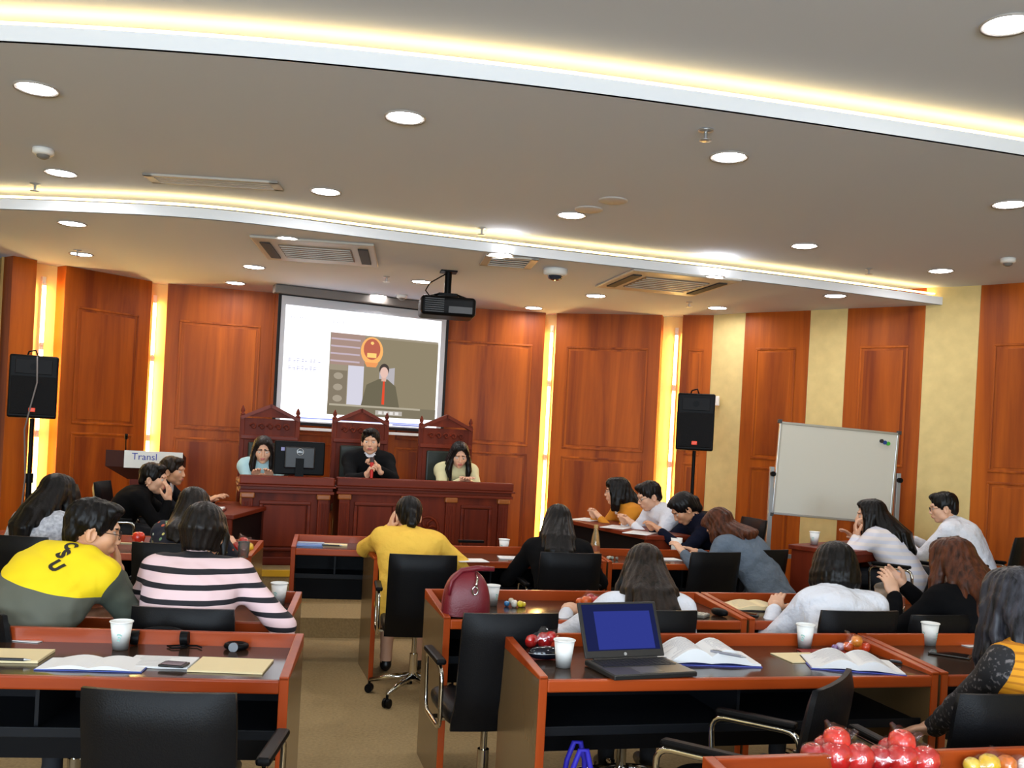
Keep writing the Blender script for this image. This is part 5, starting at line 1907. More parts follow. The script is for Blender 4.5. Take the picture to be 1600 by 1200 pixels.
# --- right block, nearer rows
h = W(1006, 893, 4.42)
person('woman with long dark brown hair in white, reaching across the handbag desk', h, (2, 16, 0), 6, hands=(W(886, 958, 4.5), rest(h, 6, 0.22, 0.12, HZ)[1]), top=C_WHITE,
       hair=('long', 'dark_brown', 0.27, {'out': 0.045, 'tip': 0.016, 'span': 118}), vox=0.010, curls=(1.0, 0.3), poles=((-1, -0.3, -0.7), None))
h = W(1303, 888, 4.58)
person('woman with a black bob in a white shirt seen from behind', h, (2, 14, 0), 8, hands=rest(h, 8, 0.2, 0.2, HZ), top=C_WHITE, hair=('long', 'black', 0.115, {'out': 0.014, 'vol': 1.08, 'tip': 0.018, 'shape': 0.0, 'nodrape': 1}), vox=0.010, bulk=1.02, side=-0.08)
h = W(1486, 880, 4.72)
person('woman with wavy brown hair in black, busy with both hands', h, (32, 12, 0), 22, hands=(W(1398, 930, 4.78), W(1412, 915, 4.92)), top=C_BLACK, hair=('long', 'brown', 0.28, {'out': 0.035, 'wave': 0.7, 'tip': 0.024, 'vol': 1.05}), vox=0.010,
       bulk=1.05, fdirs=((-0.3, 0.2, 0.8), (-0.6, 0.2, 0.5)), palms=((-0.3, 0.9, 0), (-0.2, -0.8, 0)), curls=(0.45, 0.6))
h = W(1584, 945, 3.22)
person('woman in a mustard knit vest and black lace sleeves, nearest on the right', h, (16, 8, 0), 24, hands=(W(1443, 1150, 3.56), None), top=C_RIB, sleeve_mat=C_RIB, vest=C_RIB,
       hair=('long', 'ash', 0.30, {'out': 0.03, 'span': 120}), vox=0.007, poles=((-0.5, -0.5, -0.5), None), spine=0.52, fdirs=((-0.9, 0.1, -0.15), None), palms=((-0.1, -0.3, -1), None))

# lettering on the yellow hood, laid onto the cloth
bv = BVHTree.FromPolygons([yj.matrix_basis @ v.co for v in yj.data.vertices], [tuple(p_.vertices) for p_ in yj.data.polygons])
M_PRINT = mat('hood_print', (40, 34, 26), 0.8)
for ch, px, py, rot, size in (('C', 110, 853, -60, 0.062), ('S', 98, 867, -52, 0.066), ('U', 87, 885, -42, 0.066)):
    me = text_mesh(ch, size, 0.0, 0.004)
    import bmesh
    bm = bmesh.new(); bm.from_mesh(me)
    bmesh.ops.triangulate(bm, faces=bm.faces[:])
    bmesh.ops.subdivide_edges(bm, edges=bm.edges[:], cuts=2, use_grid_fill=True)
    eye = Vector((0, 0, CAM_H))
    c0 = W(px, py, 3.7)
    vw = (c0 - eye).normalized()
    hit = bv.ray_cast(eye, vw)
    if hit[0] is not None:
        loc, nrm = hit[0], hit[1]
        xa = UPV.cross(nrm).normalized(); yb_ = nrm.cross(xa)
        a = rad(rot)
        for v in bm.verts:
            x_, y_ = v.co.x * math.cos(a) - v.co.y * math.sin(a), v.co.x * math.sin(a) + v.co.y * math.cos(a)
            q = loc + xa * x_ + yb_ * y_ + nrm * 0.06
            hh = bv.ray_cast(q, -nrm, 0.15)
            w_ = (hh[0] + nrm * 0.0025) if hh[0] is not None else loc + xa * x_ + yb_ * y_ + nrm * 0.0025
            v.co = w_ - Vector(yj.location)
    m2 = bpy.data.meshes.new('hood_lettering'); bm.to_mesh(m2); bm.free()
    m2.materials.append(M_PRINT)
    o = bpy.data.objects.new('hood_lettering', m2); COL.objects.link(o); o.parent = yj

# their office chairs stand where they sit
chair('black office chair under the woman in the mustard cardigan', ch_mc['_seat'][0], ch_mc['_seat'][1], 105, STEP)
chair('black office chair under the man in white beside the cardigan woman', ch_mw['_seat'][0], ch_mw['_seat'][1], 110, STEP)
chair('black office chair under the bowed woman in navy', ch_wn['_seat'][0], ch_wn['_seat'][1], 105, STEP)
chair('black office chair under the woman in the checked shirt', ch_cs['_seat'][0], ch_cs['_seat'][1], 46, STEP)
chair('black office chair under the man in the white shirt by the right wall', ch_mr['_seat'][0], ch_mr['_seat'][1], 48, STEP)
chair('black office chair under the younger man in black at left', ch_yb1['_seat'][0], ch_yb1['_seat'][1], -72, STEP)
chair('black office chair under the older man at left', ch_om['_seat'][0], ch_om['_seat'][1], -85, STEP)
for o in bpy.data.objects:
    if '_seat' in o:
        del o['_seat']
# ================================================================== THINGS ON THE TABLES
DT = TOP + 0.001


def cup(label, x, y, z=DT, h=0.10, r=0.038, mark=True, dark=False):
    p = G(x, y, z)
    root = empty('paper_cup', p, random.uniform(0, 3))
    tag(root, label, 'cup', 'white paper cups')
    obj('wall', MB().lathe([(r * 0.66, 0.002), (r * 0.68, 0.0), (r * 0.97, h * 0.96), (r * 0.93, h * 0.96), (r * 0.64, 0.006), (0.0, 0.006)], 24), mat('cup_paper', (240, 240, 236), 0.6), root)
    ring = [(r * math.cos(w), r * math.sin(w), h * 0.965) for w in [2 * math.pi * i / 24 for i in range(24)]]
    obj('rim', MB().tube(ring, 0.0026, 6, True), mat('cup_paper', (240, 240, 236), 0.6), root)
    if mark:
        mk = MB()
        for k in range(3):
            w0 = -0.5 + k * 2.1
            for j in range(3):
                zz = h * (0.34 + 0.1 * j)
                rr = r * (0.68 + 0.29 * zz / h) + 0.0007
                a0, a1 = w0 + 0.10 * (j % 2), w0 + 0.34 + 0.08 * j
                vs_ = []
                for t in range(5):
                    w = a0 + (a1 - a0) * t / 4
                    for dz_ in (-0.0028, 0.0028):
                        vs_.append((rr * math.cos(w), rr * math.sin(w), zz + dz_ + 0.003 * math.sin(t)))
                mk.add(vs_, [(2 * t, 2 * t + 2, 2 * t + 3, 2 * t + 1) for t in range(4)])
        obj('print', mk, mat('cup_print', (150, 200, 190), 0.6), root)
    return root


cup('paper cup on the nearest left desk above the open papers', 188, 1014)
cup('paper cup by the right hand of the woman in stripes', 435, 944)
cup('paper cup cut by the left edge of the picture', 2, 941)
cup('paper cup left of the long haired woman in black', 787, 864)
cup('paper cup right beside the maroon handbag', 768, 946)
cup('paper cup between the wrapped red snacks and the laptop', 880, 1042, mark=False)
cup('paper cup behind the open book, at the middle of the laptop desk', 1257, 1012)
cup('paper cup next to the dark phone at the right', 1452, 1008)
cup('paper cup on the side table before the whiteboard', 1272, 851, ST + 0.001)
# mug with a red mark
p = G(1056, 866, DT)
mg = empty('white_mug', p)
tag(mg, 'white cup with a red mark in front of the woman in grey', 'cup')
obj('wall', MB().lathe([(0.03, 0), (0.036, 0.002), (0.045, 0.125), (0.042, 0.125), (0.034, 0.008), (0, 0.008)], 24), M_WHITE, mg)
mk = MB()
for i in range(6):
    pass
vs_ = [(0.0415 * math.cos(w) * 1.0, 0.0415 * math.sin(w), z_) for w in (-1.9, -1.75, -1.6, -1.45) for z_ in (0.062, 0.095)]
mk.add(vs_, [(2 * t, 2 * t + 2, 2 * t + 3, 2 * t + 1) for t in range(3)])
obj('red_mark', mk, mat('mug_red', (200, 30, 30), 0.4), mg)


def sheet_fn(w, d, lift=0.0, z=0.0):
    def fn(u, v):
        return ((u - 0.5) * w, (v - 0.5) * d, z + lift * (math.sin(math.pi * u) ** 2) * 0.5)
    return fn


def text_lines(mb, w, d, n, z=0.0012, margin=0.12):
    for k in range(n):
        y = d * (0.5 - margin) - k * d * (1 - 2 * margin) / max(n - 1, 1)
        x0 = -w * (0.5 - margin)
        ln = w * (1 - 2 * margin) * random.uniform(0.6, 1.0)
        mb.add([(x0, y, z), (x0 + ln, y, z), (x0 + ln, y + d * 0.011, z), (x0, y + d * 0.011, z)], [(0, 1, 2, 3)])


def paper(label, x, y, w, d, rot, material=None, z=DT, lines=0, thick=0.002, name='paper_sheet', cat='paper', grp=None):
    p = G(x, y, z)
    o = obj(name, MB().box((-w / 2, -d / 2, 0), (w / 2, d / 2, thick)), material or M_PAPER, None, p, rad(rot))
    tag(o, label, cat, grp)
    if lines:
        m = MB(); text_lines(m, w, d, lines, thick + 0.0006)
        obj('print', m, M_INK, o)
    return o


def open_book(label, x, y, w, d, rot, z=DT, thick=0.018, rise=0.02, tint=None, cover=(60, 80, 160), lines=14, holes=False):
    """w = width of one page"""
    p = G(x, y, z)
    root = empty('open_book', p, rad(rot))
    tag(root, label, 'book', 'open books and booklets')
    for s_ in (-1, 1):
        def fn(u, v, s_=s_):
            xx = s_ * w * u
            hgt = thick * (1 - 0.75 * u) + rise * math.sin(math.pi * min(u * 1.25, 1)) * (1 - 0.45 * u)
            return (xx, (v - 0.5) * d, 0.003 + hgt)
        nu, nv = 10, 3
        m = MB()
        vs_ = [fn(i / nu, j / nv) for j in range(nv + 1) for i in range(nu + 1)]
        n0 = len(vs_)
        vs_ += [(q[0], q[1], 0.003 + 0.15 * (q[2] - 0.003)) for q in vs_]
        fs_ = []
        for j in range(nv):
            for i in range(nu):
                q = (j * (nu + 1) + i, j * (nu + 1) + i + 1, (j + 1) * (nu + 1) + i + 1, (j + 1) * (nu + 1) + i)
                fs_.append(q if s_ > 0 else q[::-1])
        rim = [i for i in range(nu + 1)] + [(nu + 1) * j + nu for j in range(1, nv + 1)] + [(nu + 1) * nv + i for i in range(nu - 1, -1, -1)] + [(nu + 1) * j for j in range(nv - 1, 0, -1)]
        for a_, b_ in zip(rim, rim[1:] + rim[:1]):
            fs_.append((a_, n0 + a_, n0 + b_, b_) if s_ > 0 else (a_, b_, n0 + b_, n0 + a_))
        m.add(vs_, fs_, False)
        pg = obj('page_block', m, tint or M_PAPER, root)
        t = MB()
        for k in range(lines):
            v = 0.12 + 0.76 * k / max(lines - 1, 1)
            u0, u1 = 0.14, random.uniform(0.55, 0.88)
            pts = [fn(u0 + (u1 - u0) * q / 5, v) for q in range(6)]
            vv = []
            for q in pts:
                vv += [(q[0], q[1], q[2] + 0.0008), (q[0], q[1] + d * 0.010, q[2] + 0.0008)]
            t.add(vv, [(2 * q, 2 * q + 2, 2 * q + 3, 2 * q + 1) for q in range(5)])
        if holes and s_ < 0:
            for v in (0.25, 0.5, 0.75):
                q = fn(0.86, v)
                t.add([(q[0] - 0.006, q[1] - 0.006, q[2] + 0.002), (q[0] + 0.006, q[1] - 0.006, q[2] + 0.002), (q[0] + 0.006, q[1] + 0.006, q[2] + 0.002), (q[0] - 0.006, q[1] + 0.006, q[2] + 0.002)], [(0, 1, 2, 3)])
        obj('print', t, mat('faint_print', (150, 152, 166), 0.8), pg)
    obj('cover', MB().box((-w - 0.004, -d / 2 - 0.004, 0), (w + 0.004, d / 2 + 0.004, 0.003)), mat('cover_%d_%d_%d' % cover, cover, 0.4), root)
    return root


def pen(label, x, y, rot, rgb=(24, 24, 28), z=DT, ln=0.14):
    p = G(x, y, z + 0.006)
    root = empty('pen', p, rad(rot))
    tag(root, label, 'pen', 'pens on the desks')
    obj('barrel', MB().cyl((-ln / 2, 0, 0), (ln * 0.36, 0, 0), 0.005, n=10), mat('pen_%d_%d_%d' % rgb, rgb, 0.3), root)
    obj('tip', MB().cyl((ln * 0.36, 0, 0), (ln / 2, 0, 0), 0.005, 0.0012, 10), M_SILVER, root)
    obj('clip', MB().box((-ln * 0.45, -0.0015, 0.005), (-ln * 0.18, 0.0015, 0.0075)), M_SILVER, root)
    return root


def phone(label, x, y, rot, z=DT, rgb=(16, 16, 18), w=0.072, d=0.145):
    p = G(x, y, z)
    root = empty('smartphone', p, rad(rot))
    tag(root, label, 'phone', 'phones on the desks')
    obj('case', MB().box((-w / 2, -d / 2, 0), (w / 2, d / 2, 0.008)), mat('phone_%d_%d_%d' % rgb, rgb, 0.3), root, bevel=0.006, seg=3)
    obj('screen', MB().box((-w / 2 + 0.004, -d / 2 + 0.01, 0.008), (w / 2 - 0.004, d / 2 - 0.01, 0.0088)), mat('phone_glass', (34, 26, 24), 0.08), root)
    return root


def blob_bag(name, label, cat, x, y, z, items, wrap=None, grp=None, film=True):
    """a crumpled clear bag round several fruits or sweets: items = (dx, dy, dz, r, rgb)"""
    p = G(x, y, z)
    root = empty(name, p)
    tag(root, label, cat, grp)
    for dx_, dy_, dz_, r, rgb in items:
        pr = [(0.0, -r * 0.86), (r * 0.45, -r * 0.92), (r * 0.85, -r * 0.55), (r, 0.05 * r), (r * 0.86, r * 0.6), (r * 0.5, r * 0.88), (r * 0.18, r * 0.84), (0.0, r * 0.70)]
        fo = obj('fruit' if r > 0.02 else 'sweet', MB().lathe(pr, 18, (dx_, dy_, dz_ + r * 0.92)), mat('fruit_%d_%d_%d' % rgb, rgb, 0.22, coat=0.5, noise=0.3, scale=40), root)
    if film:
        P = [ell((dx_, dy_, dz_ + r * 0.92), (r * 1.10, r * 1.10, r * 1.10), 'f') for dx_, dy_, dz_, r, _ in items]
        top_ = max(i[2] + i[3] * 1.9 for i in items)
        cx_ = sum(i[0] for i in items) / len(items); cy_ = sum(i[1] for i in items) / len(items)
        P.append(cone((cx_, cy_, top_ - 0.02), (cx_ - 0.02, cy_, top_ + 0.012), 0.022, 0.009, 'f'))
        P.append(cone((cx_ + 0.03, cy_, top_ - 0.03), (cx_ + 0.05, cy_ - 0.01, top_ - 0.005), 0.018, 0.008, 'f'))

        def crumple(X):
            return 0.0028 * np.sin(X[..., 0] * 190 + 3 * np.sin(X[..., 2] * 90)) * np.sin(X[..., 2] * 150 + X[..., 1] * 110)
        V, Fc, tg = surface(P, 0.006, 0.02, crumple)
        V[:, 2] = np.maximum(V[:, 2], 0.0005)
        me = mesh_from([(V, Fc, tg)], {'f': M_FILM}, ['f'], (0, 0, 0))
        fo = bpy.data.objects.new('clear_wrap', me); COL.objects.link(fo); fo.parent = root
    return root


M_FILM = bpy.data.materials.new('clear_film')
M_FILM.use_nodes = True
nt = M_FILM.node_tree
nt.nodes.clear()
out = nt.nodes.new('ShaderNodeOutputMaterial')
mixs = nt.nodes.new('ShaderNodeMixShader')
tr = nt.nodes.new('ShaderNodeBsdfTransparent')
gl = nt.nodes.new('ShaderNodeBsdfGlossy')
gl.inputs['Roughness'].default_value = 0.12
tr.inputs[0].default_value = (1.0, 0.97, 0.97, 1)
mixs.inputs[0].default_value = 0.09
nt.links.new(tr.outputs[0], mixs.inputs[1]); nt.links.new(gl.outputs[0], mixs.inputs[2]); nt.links.new(mixs.outputs[0], out.inputs[0])

RED, RED2, ORG, YEL = (196, 30, 26), (170, 20, 24), (226, 96, 20), (228, 190, 40)

# ---- nearest left desk
open_book('open white booklet spread left of the phone on the nearest left desk', 150, 1040, 0.16, 0.15, 6, thick=0.006, rise=0.012, lines=0)
paper('printed white sheets under the phone on the nearest left desk', 252, 1036, 0.21, 0.15, 4, lines=7, thick=0.006)
ph = G(272, 1042, DT + 0.0085)
phone('dark phone lying on the printed sheets at left', 272, 1040, 86, z=DT + 0.0075, w=0.06, d=0.085)
fd = paper('cream folder with a red edge on the nearest left desk', 362, 1041, 0.24, 0.19, 3, M_CREAM, thick=0.006, name='paper_folder', cat='folder')
obj('red_edge', MB().box((-0.12, 0.088, 0.0), (0.02, 0.098, 0.005)), mat('folder_red', (206, 52, 34), 0.5), fd)
paper('cream notepad at the left edge of the nearest left desk', 18, 1026, 0.22, 0.17, 8, M_CREAM, thick=0.008, name='notepad', cat='notepad')
pen('dark pen lying on the cream notepad at the left edge', 12, 1030, 6, z=DT + 0.009)
paper('loose white sheet behind the cream notepad at the left edge', 28, 998, 0.2, 0.08, -6, lines=3)
# dark sunglasses and pouch heap beside the cup
p = G(250, 1008, DT)
r_ = empty('headset', p, rad(10))
tag(r_, 'black wired headset lying beside the cup on the left desk', 'headset')
hb = [(0.085 * math.cos(w), 0.055 * math.sin(w), 0.03 + 0.02 * math.sin(w)) for w in [math.pi * i / 14 for i in range(15)]]
obj('headband', MB().tube(hb, 0.007, 8), M_PLASTIC, r_)
for sx in (-1, 1):
    obj('ear_cushion', MB().cyl((sx * 0.085 - 0.012 * sx, -0.005, 0.026), (sx * 0.085 + 0.014 * sx, -0.008, 0.028), 0.027, 0.024, 18), M_PLASTIC, r_)
cb = [(0.085, -0.01, 0.01), (0.10, -0.05, 0.004), (0.05, -0.06, 0.004), (0.03, -0.03, 0.004), (0.07, -0.02, 0.004), (0.13, -0.02, 0.004), (0.15, -0.05, 0.004)]
obj('cable', MB().tube(cb, 0.003, 6), M_PLASTIC, r_)
p = G(369, 1014, DT)
r_ = empty('wrist_watch', p)
tag(r_, 'round black watch lying near the cream folder', 'watch')
wr_ = [(0.034 * math.cos(w), 0.026 * math.sin(w), 0.012) for w in [2 * math.pi * i / 20 for i in range(20)]]
obj('strap', MB().tube(wr_, 0.011, 8, True), M_PLASTIC, r_)
obj('dial', MB().cyl((0.0, -0.028, 0.012), (0.0, -0.040, 0.014), 0.017, n=18), mat('watch_dial', (40, 40, 44), 0.3), r_)

# ---- desk of the striped sweater
paper('white sheets under the arm of the man in the yellow jacket', 205, 945, 0.18, 0.14, -12, z=DT, thick=0.004)
pen('orange highlighter on the desk between the man and the striped sweater', 230, 943, 10, (230, 120, 30))
p = G(422, 952, DT)
r_ = empty('phone_charger', p, rad(14))
tag(r_, 'black charger with a curled lead beside the cup of the woman in stripes', 'charger')
obj('plug', MB().box((-0.03, -0.022, 0), (0.03, 0.022, 0.03)), M_PLASTIC, r_, bevel=0.006)
obj('lead', MB().tube([(0.03, 0, 0.015), (0.06, 0.02, 0.004), (0.075, -0.015, 0.004), (0.045, -0.035, 0.004), (0.02, -0.03, 0.004)], 0.004, 6), M_PLASTIC, r_)
paper('grey booklet lying behind the charger on the striped woman\'s desk', 412, 938, 0.12, 0.09, 10, mat('booklet_grey', (150, 150, 160), 0.4), thick=0.006, name='booklet', cat='booklet')

# ---- desk with the apple
def apple(label, x, y, z, r, rgb):
    root = empty('apple', G(x, y, z))
    tag(root, label, 'apple')
    pr = [(0.0, r * 0.06), (r * 0.45, 0.0), (r * 0.85, r * 0.35), (r, r * 0.95), (r * 0.86, r * 1.5), (r * 0.5, r * 1.78), (r * 0.18, r * 1.74), (0.0, r * 1.6)]
    obj('flesh', MB().lathe(pr, 20), mat('fruit_%d_%d_%d' % rgb, rgb, 0.22, coat=0.5, noise=0.3, scale=40), root)
    obj('stem', MB().tube([(0, 0, r * 1.58), (0.004, 0, r * 1.95)], 0.002, 6), mat('stem_brown', (80, 50, 24), 0.7), root)


apple('red apple on the desk between the two left front desks', 216, 849, DT, 0.042, (214, 48, 22))
paper('folded cream sheet left of the red apple', 197, 848, 0.16, 0.1, 10, M_CREAM, thick=0.004)
o = obj('paper_tent', MB().prism_y([(-0.04, 0.0), (0.04, 0.0), (0.0, 0.06)], -0.05, 0.05), M_PAPER, None, G(219, 862, DT), rad(10))
tag(o, 'small folded white name card in front of the red apple', 'name card')
blob_bag('fruit_bag', 'bag of red and yellow fruit right of the woman in floral navy', 'fruit bag', 371, 864, DT, [(0, 0, 0, 0.038, RED), (0.06, 0.02, 0, 0.036, YEL), (0.02, 0.05, 0.02, 0.036, ORG), (0.03, 0.01, 0.045, 0.03, RED)])
p = G(380, 872, DT)
g = MB().lathe([(0.022, 0.0), (0.03, 0.003), (0.036, 0.10), (0.034, 0.10), (0.028, 0.006), (0, 0.006)], 20)
M_GLASS = mat('clear_plastic', (245, 250, 250), 0.05, trans=0.95)
o = obj('plastic_cup', g, M_GLASS, None, p); tag(o, 'clear plastic cup at the end of the apple desk', 'cup')
pl = MB().box((-0.12, -0.16, 0), (0.12, 0.16, 0.012))
tb = W(364, 806, 7.32)
o = obj('document_folder', pl, mat('folder_maroon', (110, 40, 20), 0.4), None, (-2.30, 7.36, ST + 0.004), 0.0)
o.rotation_euler = (0, rad(-1), rad(10))
tag(o, 'dark red folder with papers on the left side table', 'folder')
obj('papers', MB().box((-0.10, -0.14, 0.012), (0.11, 0.14, 0.022)), M_PAPER, o)

# ---- small single desk before the bench
paper('blue and white printed booklet on the small single desk', 482, 851, 0.2, 0.2, 9, mat('booklet_blue', (120, 150, 208), 0.4), thick=0.01, lines=6, name='booklet', cat='booklet')
paper('cream notepad on the small single desk', 520, 852, 0.2, 0.1, 8, M_CREAM, thick=0.008, name='notepad', cat='notepad')
pen('dark pen on the cream notepad of the single desk', 519, 852, 5, z=DT + 0.009)
paper('grey leaflet at the back of the small single desk', 484, 848, 0.2, 0.06, 9, mat('leaflet_grey', (176, 184, 196), 0.4), z=DT + 0.011, thick=0.003, name='leaflet', cat='leaflet')

# ---- far row of the right block
paper('white sheets in front of the paper cup at the far desk', 806, 872, 0.24, 0.15, 8, z=DT, lines=6, thick=0.004)
paper('white sheets under the right elbow of the yellow blazer', 736, 876, 0.2, 0.16, 20, thick=0.004)
p = G(736, 848, TOP + 0.001)
o = obj('tablet_case', MB().box((-0.1, -0.02, 0), (0.1, 0.02, 0.02)), M_PLASTIC, None, p, rad(15), bevel=0.004)
tag(o, 'narrow black case on the desk right of the yellow blazer', 'case')
p = G(929, 872, DT)
bt = empty('drink_bottle', p)
tag(bt, 'clear tapering drink bottle standing behind the brown haired woman', 'bottle')
obj('body', MB().lathe([(0.0, 0), (0.034, 0), (0.036, 0.02), (0.034, 0.09), (0.024, 0.16), (0.015, 0.2), (0.014, 0.215)], 20), mat('bottle_clear', (235, 205, 150), 0.08, trans=0.75), bt)
obj('cap', MB().cyl((0, 0, 0.212), (0, 0, 0.235), 0.016, n=16), mat('cap_tan', (190, 150, 90), 0.4), bt)
obj('label_band', MB().lathe([(0.0358, 0.05), (0.0348, 0.09)], 20), mat('label_brown', (150, 84, 50), 0.5), bt)
blob_bag('snack_heap', 'small heap of wrapped sweets beside the drink bottle', 'sweets', 950, 874, DT, [(0, 0, 0, 0.012, (210, 205, 190)), (0.03, 0.01, 0, 0.012, (150, 160, 150)), (-0.05, 0.02, 0, 0.013, (220, 214, 200)), (0.06, -0.01, 0, 0.012, (120, 110, 100)), (0.015, 0.03, 0, 0.012, (190, 180, 150))], film=False)
paper('white sheets beside the red marked cup', 1038, 874, 0.22, 0.13, 18, lines=5, thick=0.004)
paper('papers spread on the side table before the mustard cardigan', 918, 812, 0.2, 0.3, -30, z=ST + 0.001, lines=7, thick=0.004)
paper('papers spread on the side table before the man in white', 965, 824, 0.2, 0.3, -26, z=ST + 0.001, lines=7, thick=0.004)
paper('papers spread on the side table before the woman in navy', 1000, 833, 0.2, 0.26, -26, z=ST + 0.001, lines=7, thick=0.004)

# ---- handbag desk
hbp = G(727, 962, DT)
bag = empty('handbag', hbp, rad(8))
tag(bag, 'maroon leather handbag with a chrome ring on the desk corner', 'handbag')
M_MAROON = mat('maroon_leather', (112, 22, 34), 0.38, bump=0.15, scale=160)


def bag_fn(u, v):
    w = 2 * math.pi * u
    zz = v
    half = 0.104 * math.sqrt(max(1 - (0.95 * zz) ** 3.0, 0.0)) + 0.004
    dep = 0.070 * math.sqrt(max(1 - (0.98 * zz) ** 2.2, 0.0)) + 0.003
    c_, s_ = math.cos(w), math.sin(w)
    e = 0.62
    return (half * math.copysign(abs(c_) ** e, c_), dep * math.copysign(abs(s_) ** e, s_), 0.006 + 0.195 * zz)


m = MB().grid(bag_fn, 40, 14)
m.add([bag_fn(i / 40, 0) for i in range(40)], [tuple(range(39, -1, -1))])
m.add([bag_fn(i / 40, 1) for i in range(40)], [tuple(range(40))])
obj('body', m, M_MAROON, bag)
obj('flap', MB().tube([(-0.085, -0.066, 0.10), (-0.075, -0.05, 0.16), (-0.03, -0.02, 0.205), (0.04, -0.006, 0.216), (0.12, 0.0, 0.214)], [0.006, 0.010, 0.013, 0.013, 0.011], 10), M_MAROON, bag)
hd_ = [(0.03 + 0.012 * math.cos(w), -0.078, 0.125 + 0.018 * math.sin(w)) for w in [2 * math.pi * i / 18 for i in range(18)]]
obj('ring', MB().tube(hd_, 0.004, 6, True), M_CHROME, bag)
obj('clasp_strap', MB().tube([(0.035, -0.026, 0.198), (0.04, -0.058, 0.175), (0.033, -0.078, 0.14)], 0.006, 6), M_CHROME, bag)
obj('seam', MB().tube([bag_fn(0.5 + 0.0, t / 8) for t in range(9)], 0.003, 6), mat('maroon_piping', (150, 60, 50), 0.4), bag)
blob_bag('snack_heap', 'yellow, blue and white wrapped sweets in front of the cup by the handbag', 'sweets', 803, 948, DT, [(-0.035, 0, 0, 0.014, (40, 120, 180)), (0, 0.01, 0, 0.017, (230, 225, 215)), (0.03, 0, 0, 0.016, (230, 200, 40)), (0.0, -0.02, 0, 0.014, (190, 190, 180)), (-0.015, 0.02, 0.012, 0.014, (226, 216, 190)), (0.045, 0.01, 0, 0.013, (220, 190, 60))], film=False)
blob_bag('snack_bag', 'open orange and red snack bag before the reaching woman', 'snack bag', 916, 949, DT, [(0, 0, 0, 0.03, ORG), (0.045, 0.01, 0, 0.03, RED), (-0.03, 0.02, 0, 0.022, ORG), (0.07, 0.03, 0, 0.026, RED), (0.02, 0.03, 0.02, 0.024, RED2)])
p = G(1083, 962, DT)
o = obj('calculator', MB().box((-0.045, -0.07, 0), (0.045, 0.07, 0.014)), mat('calculator_grey', (110, 108, 96), 0.4), None, p, rad(60), bevel=0.004)
tag(o, 'grey calculator right of the woman with dark brown hair', 'calculator')
kb = MB()
for i in range(4):
    for j in range(5):
        kb.box((-0.036 + i * 0.019, -0.062 + j * 0.016, 0.014), (-0.022 + i * 0.019, -0.051 + j * 0.016, 0.017))
obj('keys', kb, mat('calculator_keys', (200, 196, 180), 0.5), o)
obj('display', MB().box((-0.036, 0.03, 0.014), (0.036, 0.055, 0.0155)), mat('calculator_display', (150, 160, 140), 0.2), o)
p = G(1124, 962, DT)
o = obj('computer_mouse', MB().grid(lambda u, v: (0.03 * math.sin(math.pi * v) ** 0.5 * math.cos(2 * math.pi * u), 0.05 * -math.cos(math.pi * v) if False else 0.052 * math.sin(math.pi * v) ** 0.5 * math.sin(2 * math.pi * u), 0.018 - 0.017 * math.cos(math.pi * v)), 20, 10), M_PLASTIC, None, p, rad(30))
tag(o, 'black computer mouse at the end of the handbag desk', 'mouse')
open_book('open cream paged book on the desk between the white blouses', 1180, 950, 0.15, 0.2, 8, thick=0.02, rise=0.012, tint=M_CREAM, cover=(60, 58, 62), lines=10)
pen('black pen lying on the cream paged book', 1222, 944, -30, z=DT + 0.03)
phone('dark phone beside the cream paged book', 1162, 960, 70)
# iced coffee and water bottle in front of the woman with wavy hair
p = G(1377, 952, DT)
ic = empty('iced_coffee', p)
tag(ic, 'clear cup of iced milk coffee beside the hands of the woman in black', 'cup')
obj('cup', MB().lathe([(0.0, 0), (0.026, 0), (0.041, 0.115), (0.0395, 0.115), (0.0395, 0.114)], 22), mat('cup_clear', (235, 232, 226), 0.08, trans=0.7), ic)
obj('coffee', MB().lathe([(0.0, 0.004), (0.0245, 0.004), (0.036, 0.085), (0.0, 0.085)], 22), mat('milk_coffee', (176, 132, 84), 0.5), ic)
obj('lid', MB().lathe([(0.043, 0.113), (0.043, 0.12), (0.036, 0.132), (0.015, 0.142), (0.0, 0.142)], 22), M_GLASS, ic)
p = G(1404, 952, DT)
wb_ = empty('water_bottle', p)
tag(wb_, 'clear water bottle with a blue cap beside the iced coffee', 'bottle')
obj('body', MB().lathe([(0.0, 0), (0.03, 0), (0.032, 0.03), (0.029, 0.06), (0.032, 0.09), (0.03, 0.12), (0.013, 0.15), (0.012, 0.165)], 20), M_GLASS, wb_)
obj('cap', MB().cyl((0, 0, 0.162), (0, 0, 0.18), 0.014, n=16), mat('cap_blue', (60, 150, 210), 0.35), wb_)

# ---- laptop desk
lpz = G(965, 1052, DT)
lap = empty('laptop', G(1000, 1049, DT), rad(22))
tag(lap, 'open black laptop with a dark blue screen', 'laptop')
M_LAP = mat('laptop_dark', (38, 36, 34), 0.35)
M_LAPDECK = mat('laptop_deck', (92, 88, 80), 0.35, metal=0.4)
lw, ld = 0.165, 0.115
obj('base', MB().box((-lw, -ld, 0.002), (lw, ld, 0.020)), M_LAP, lap, bevel=0.004)
dk = obj('deck', MB().box((-lw + 0.004, -ld + 0.004, 0.020), (lw - 0.004, ld - 0.004, 0.0212)), M_LAPDECK, lap)
ky = MB()
for r in range(5):
    for c_ in range(14):
        x0 = -lw + 0.018 + c_ * (2 * lw - 0.036) / 14
        y0 = -0.005 + r * 0.021
        ky.box((x0, y0, 0.0212), (x0 + 0.0185, y0 + 0.0165, 0.0235))
obj('keyboard', ky, mat('laptop_keys', (26, 26, 28), 0.5), lap)
obj('touchpad', MB().box((-0.055, -ld + 0.016, 0.0212), (0.04, -0.022, 0.0220)), mat('touchpad', (110, 106, 96), 0.3), lap)
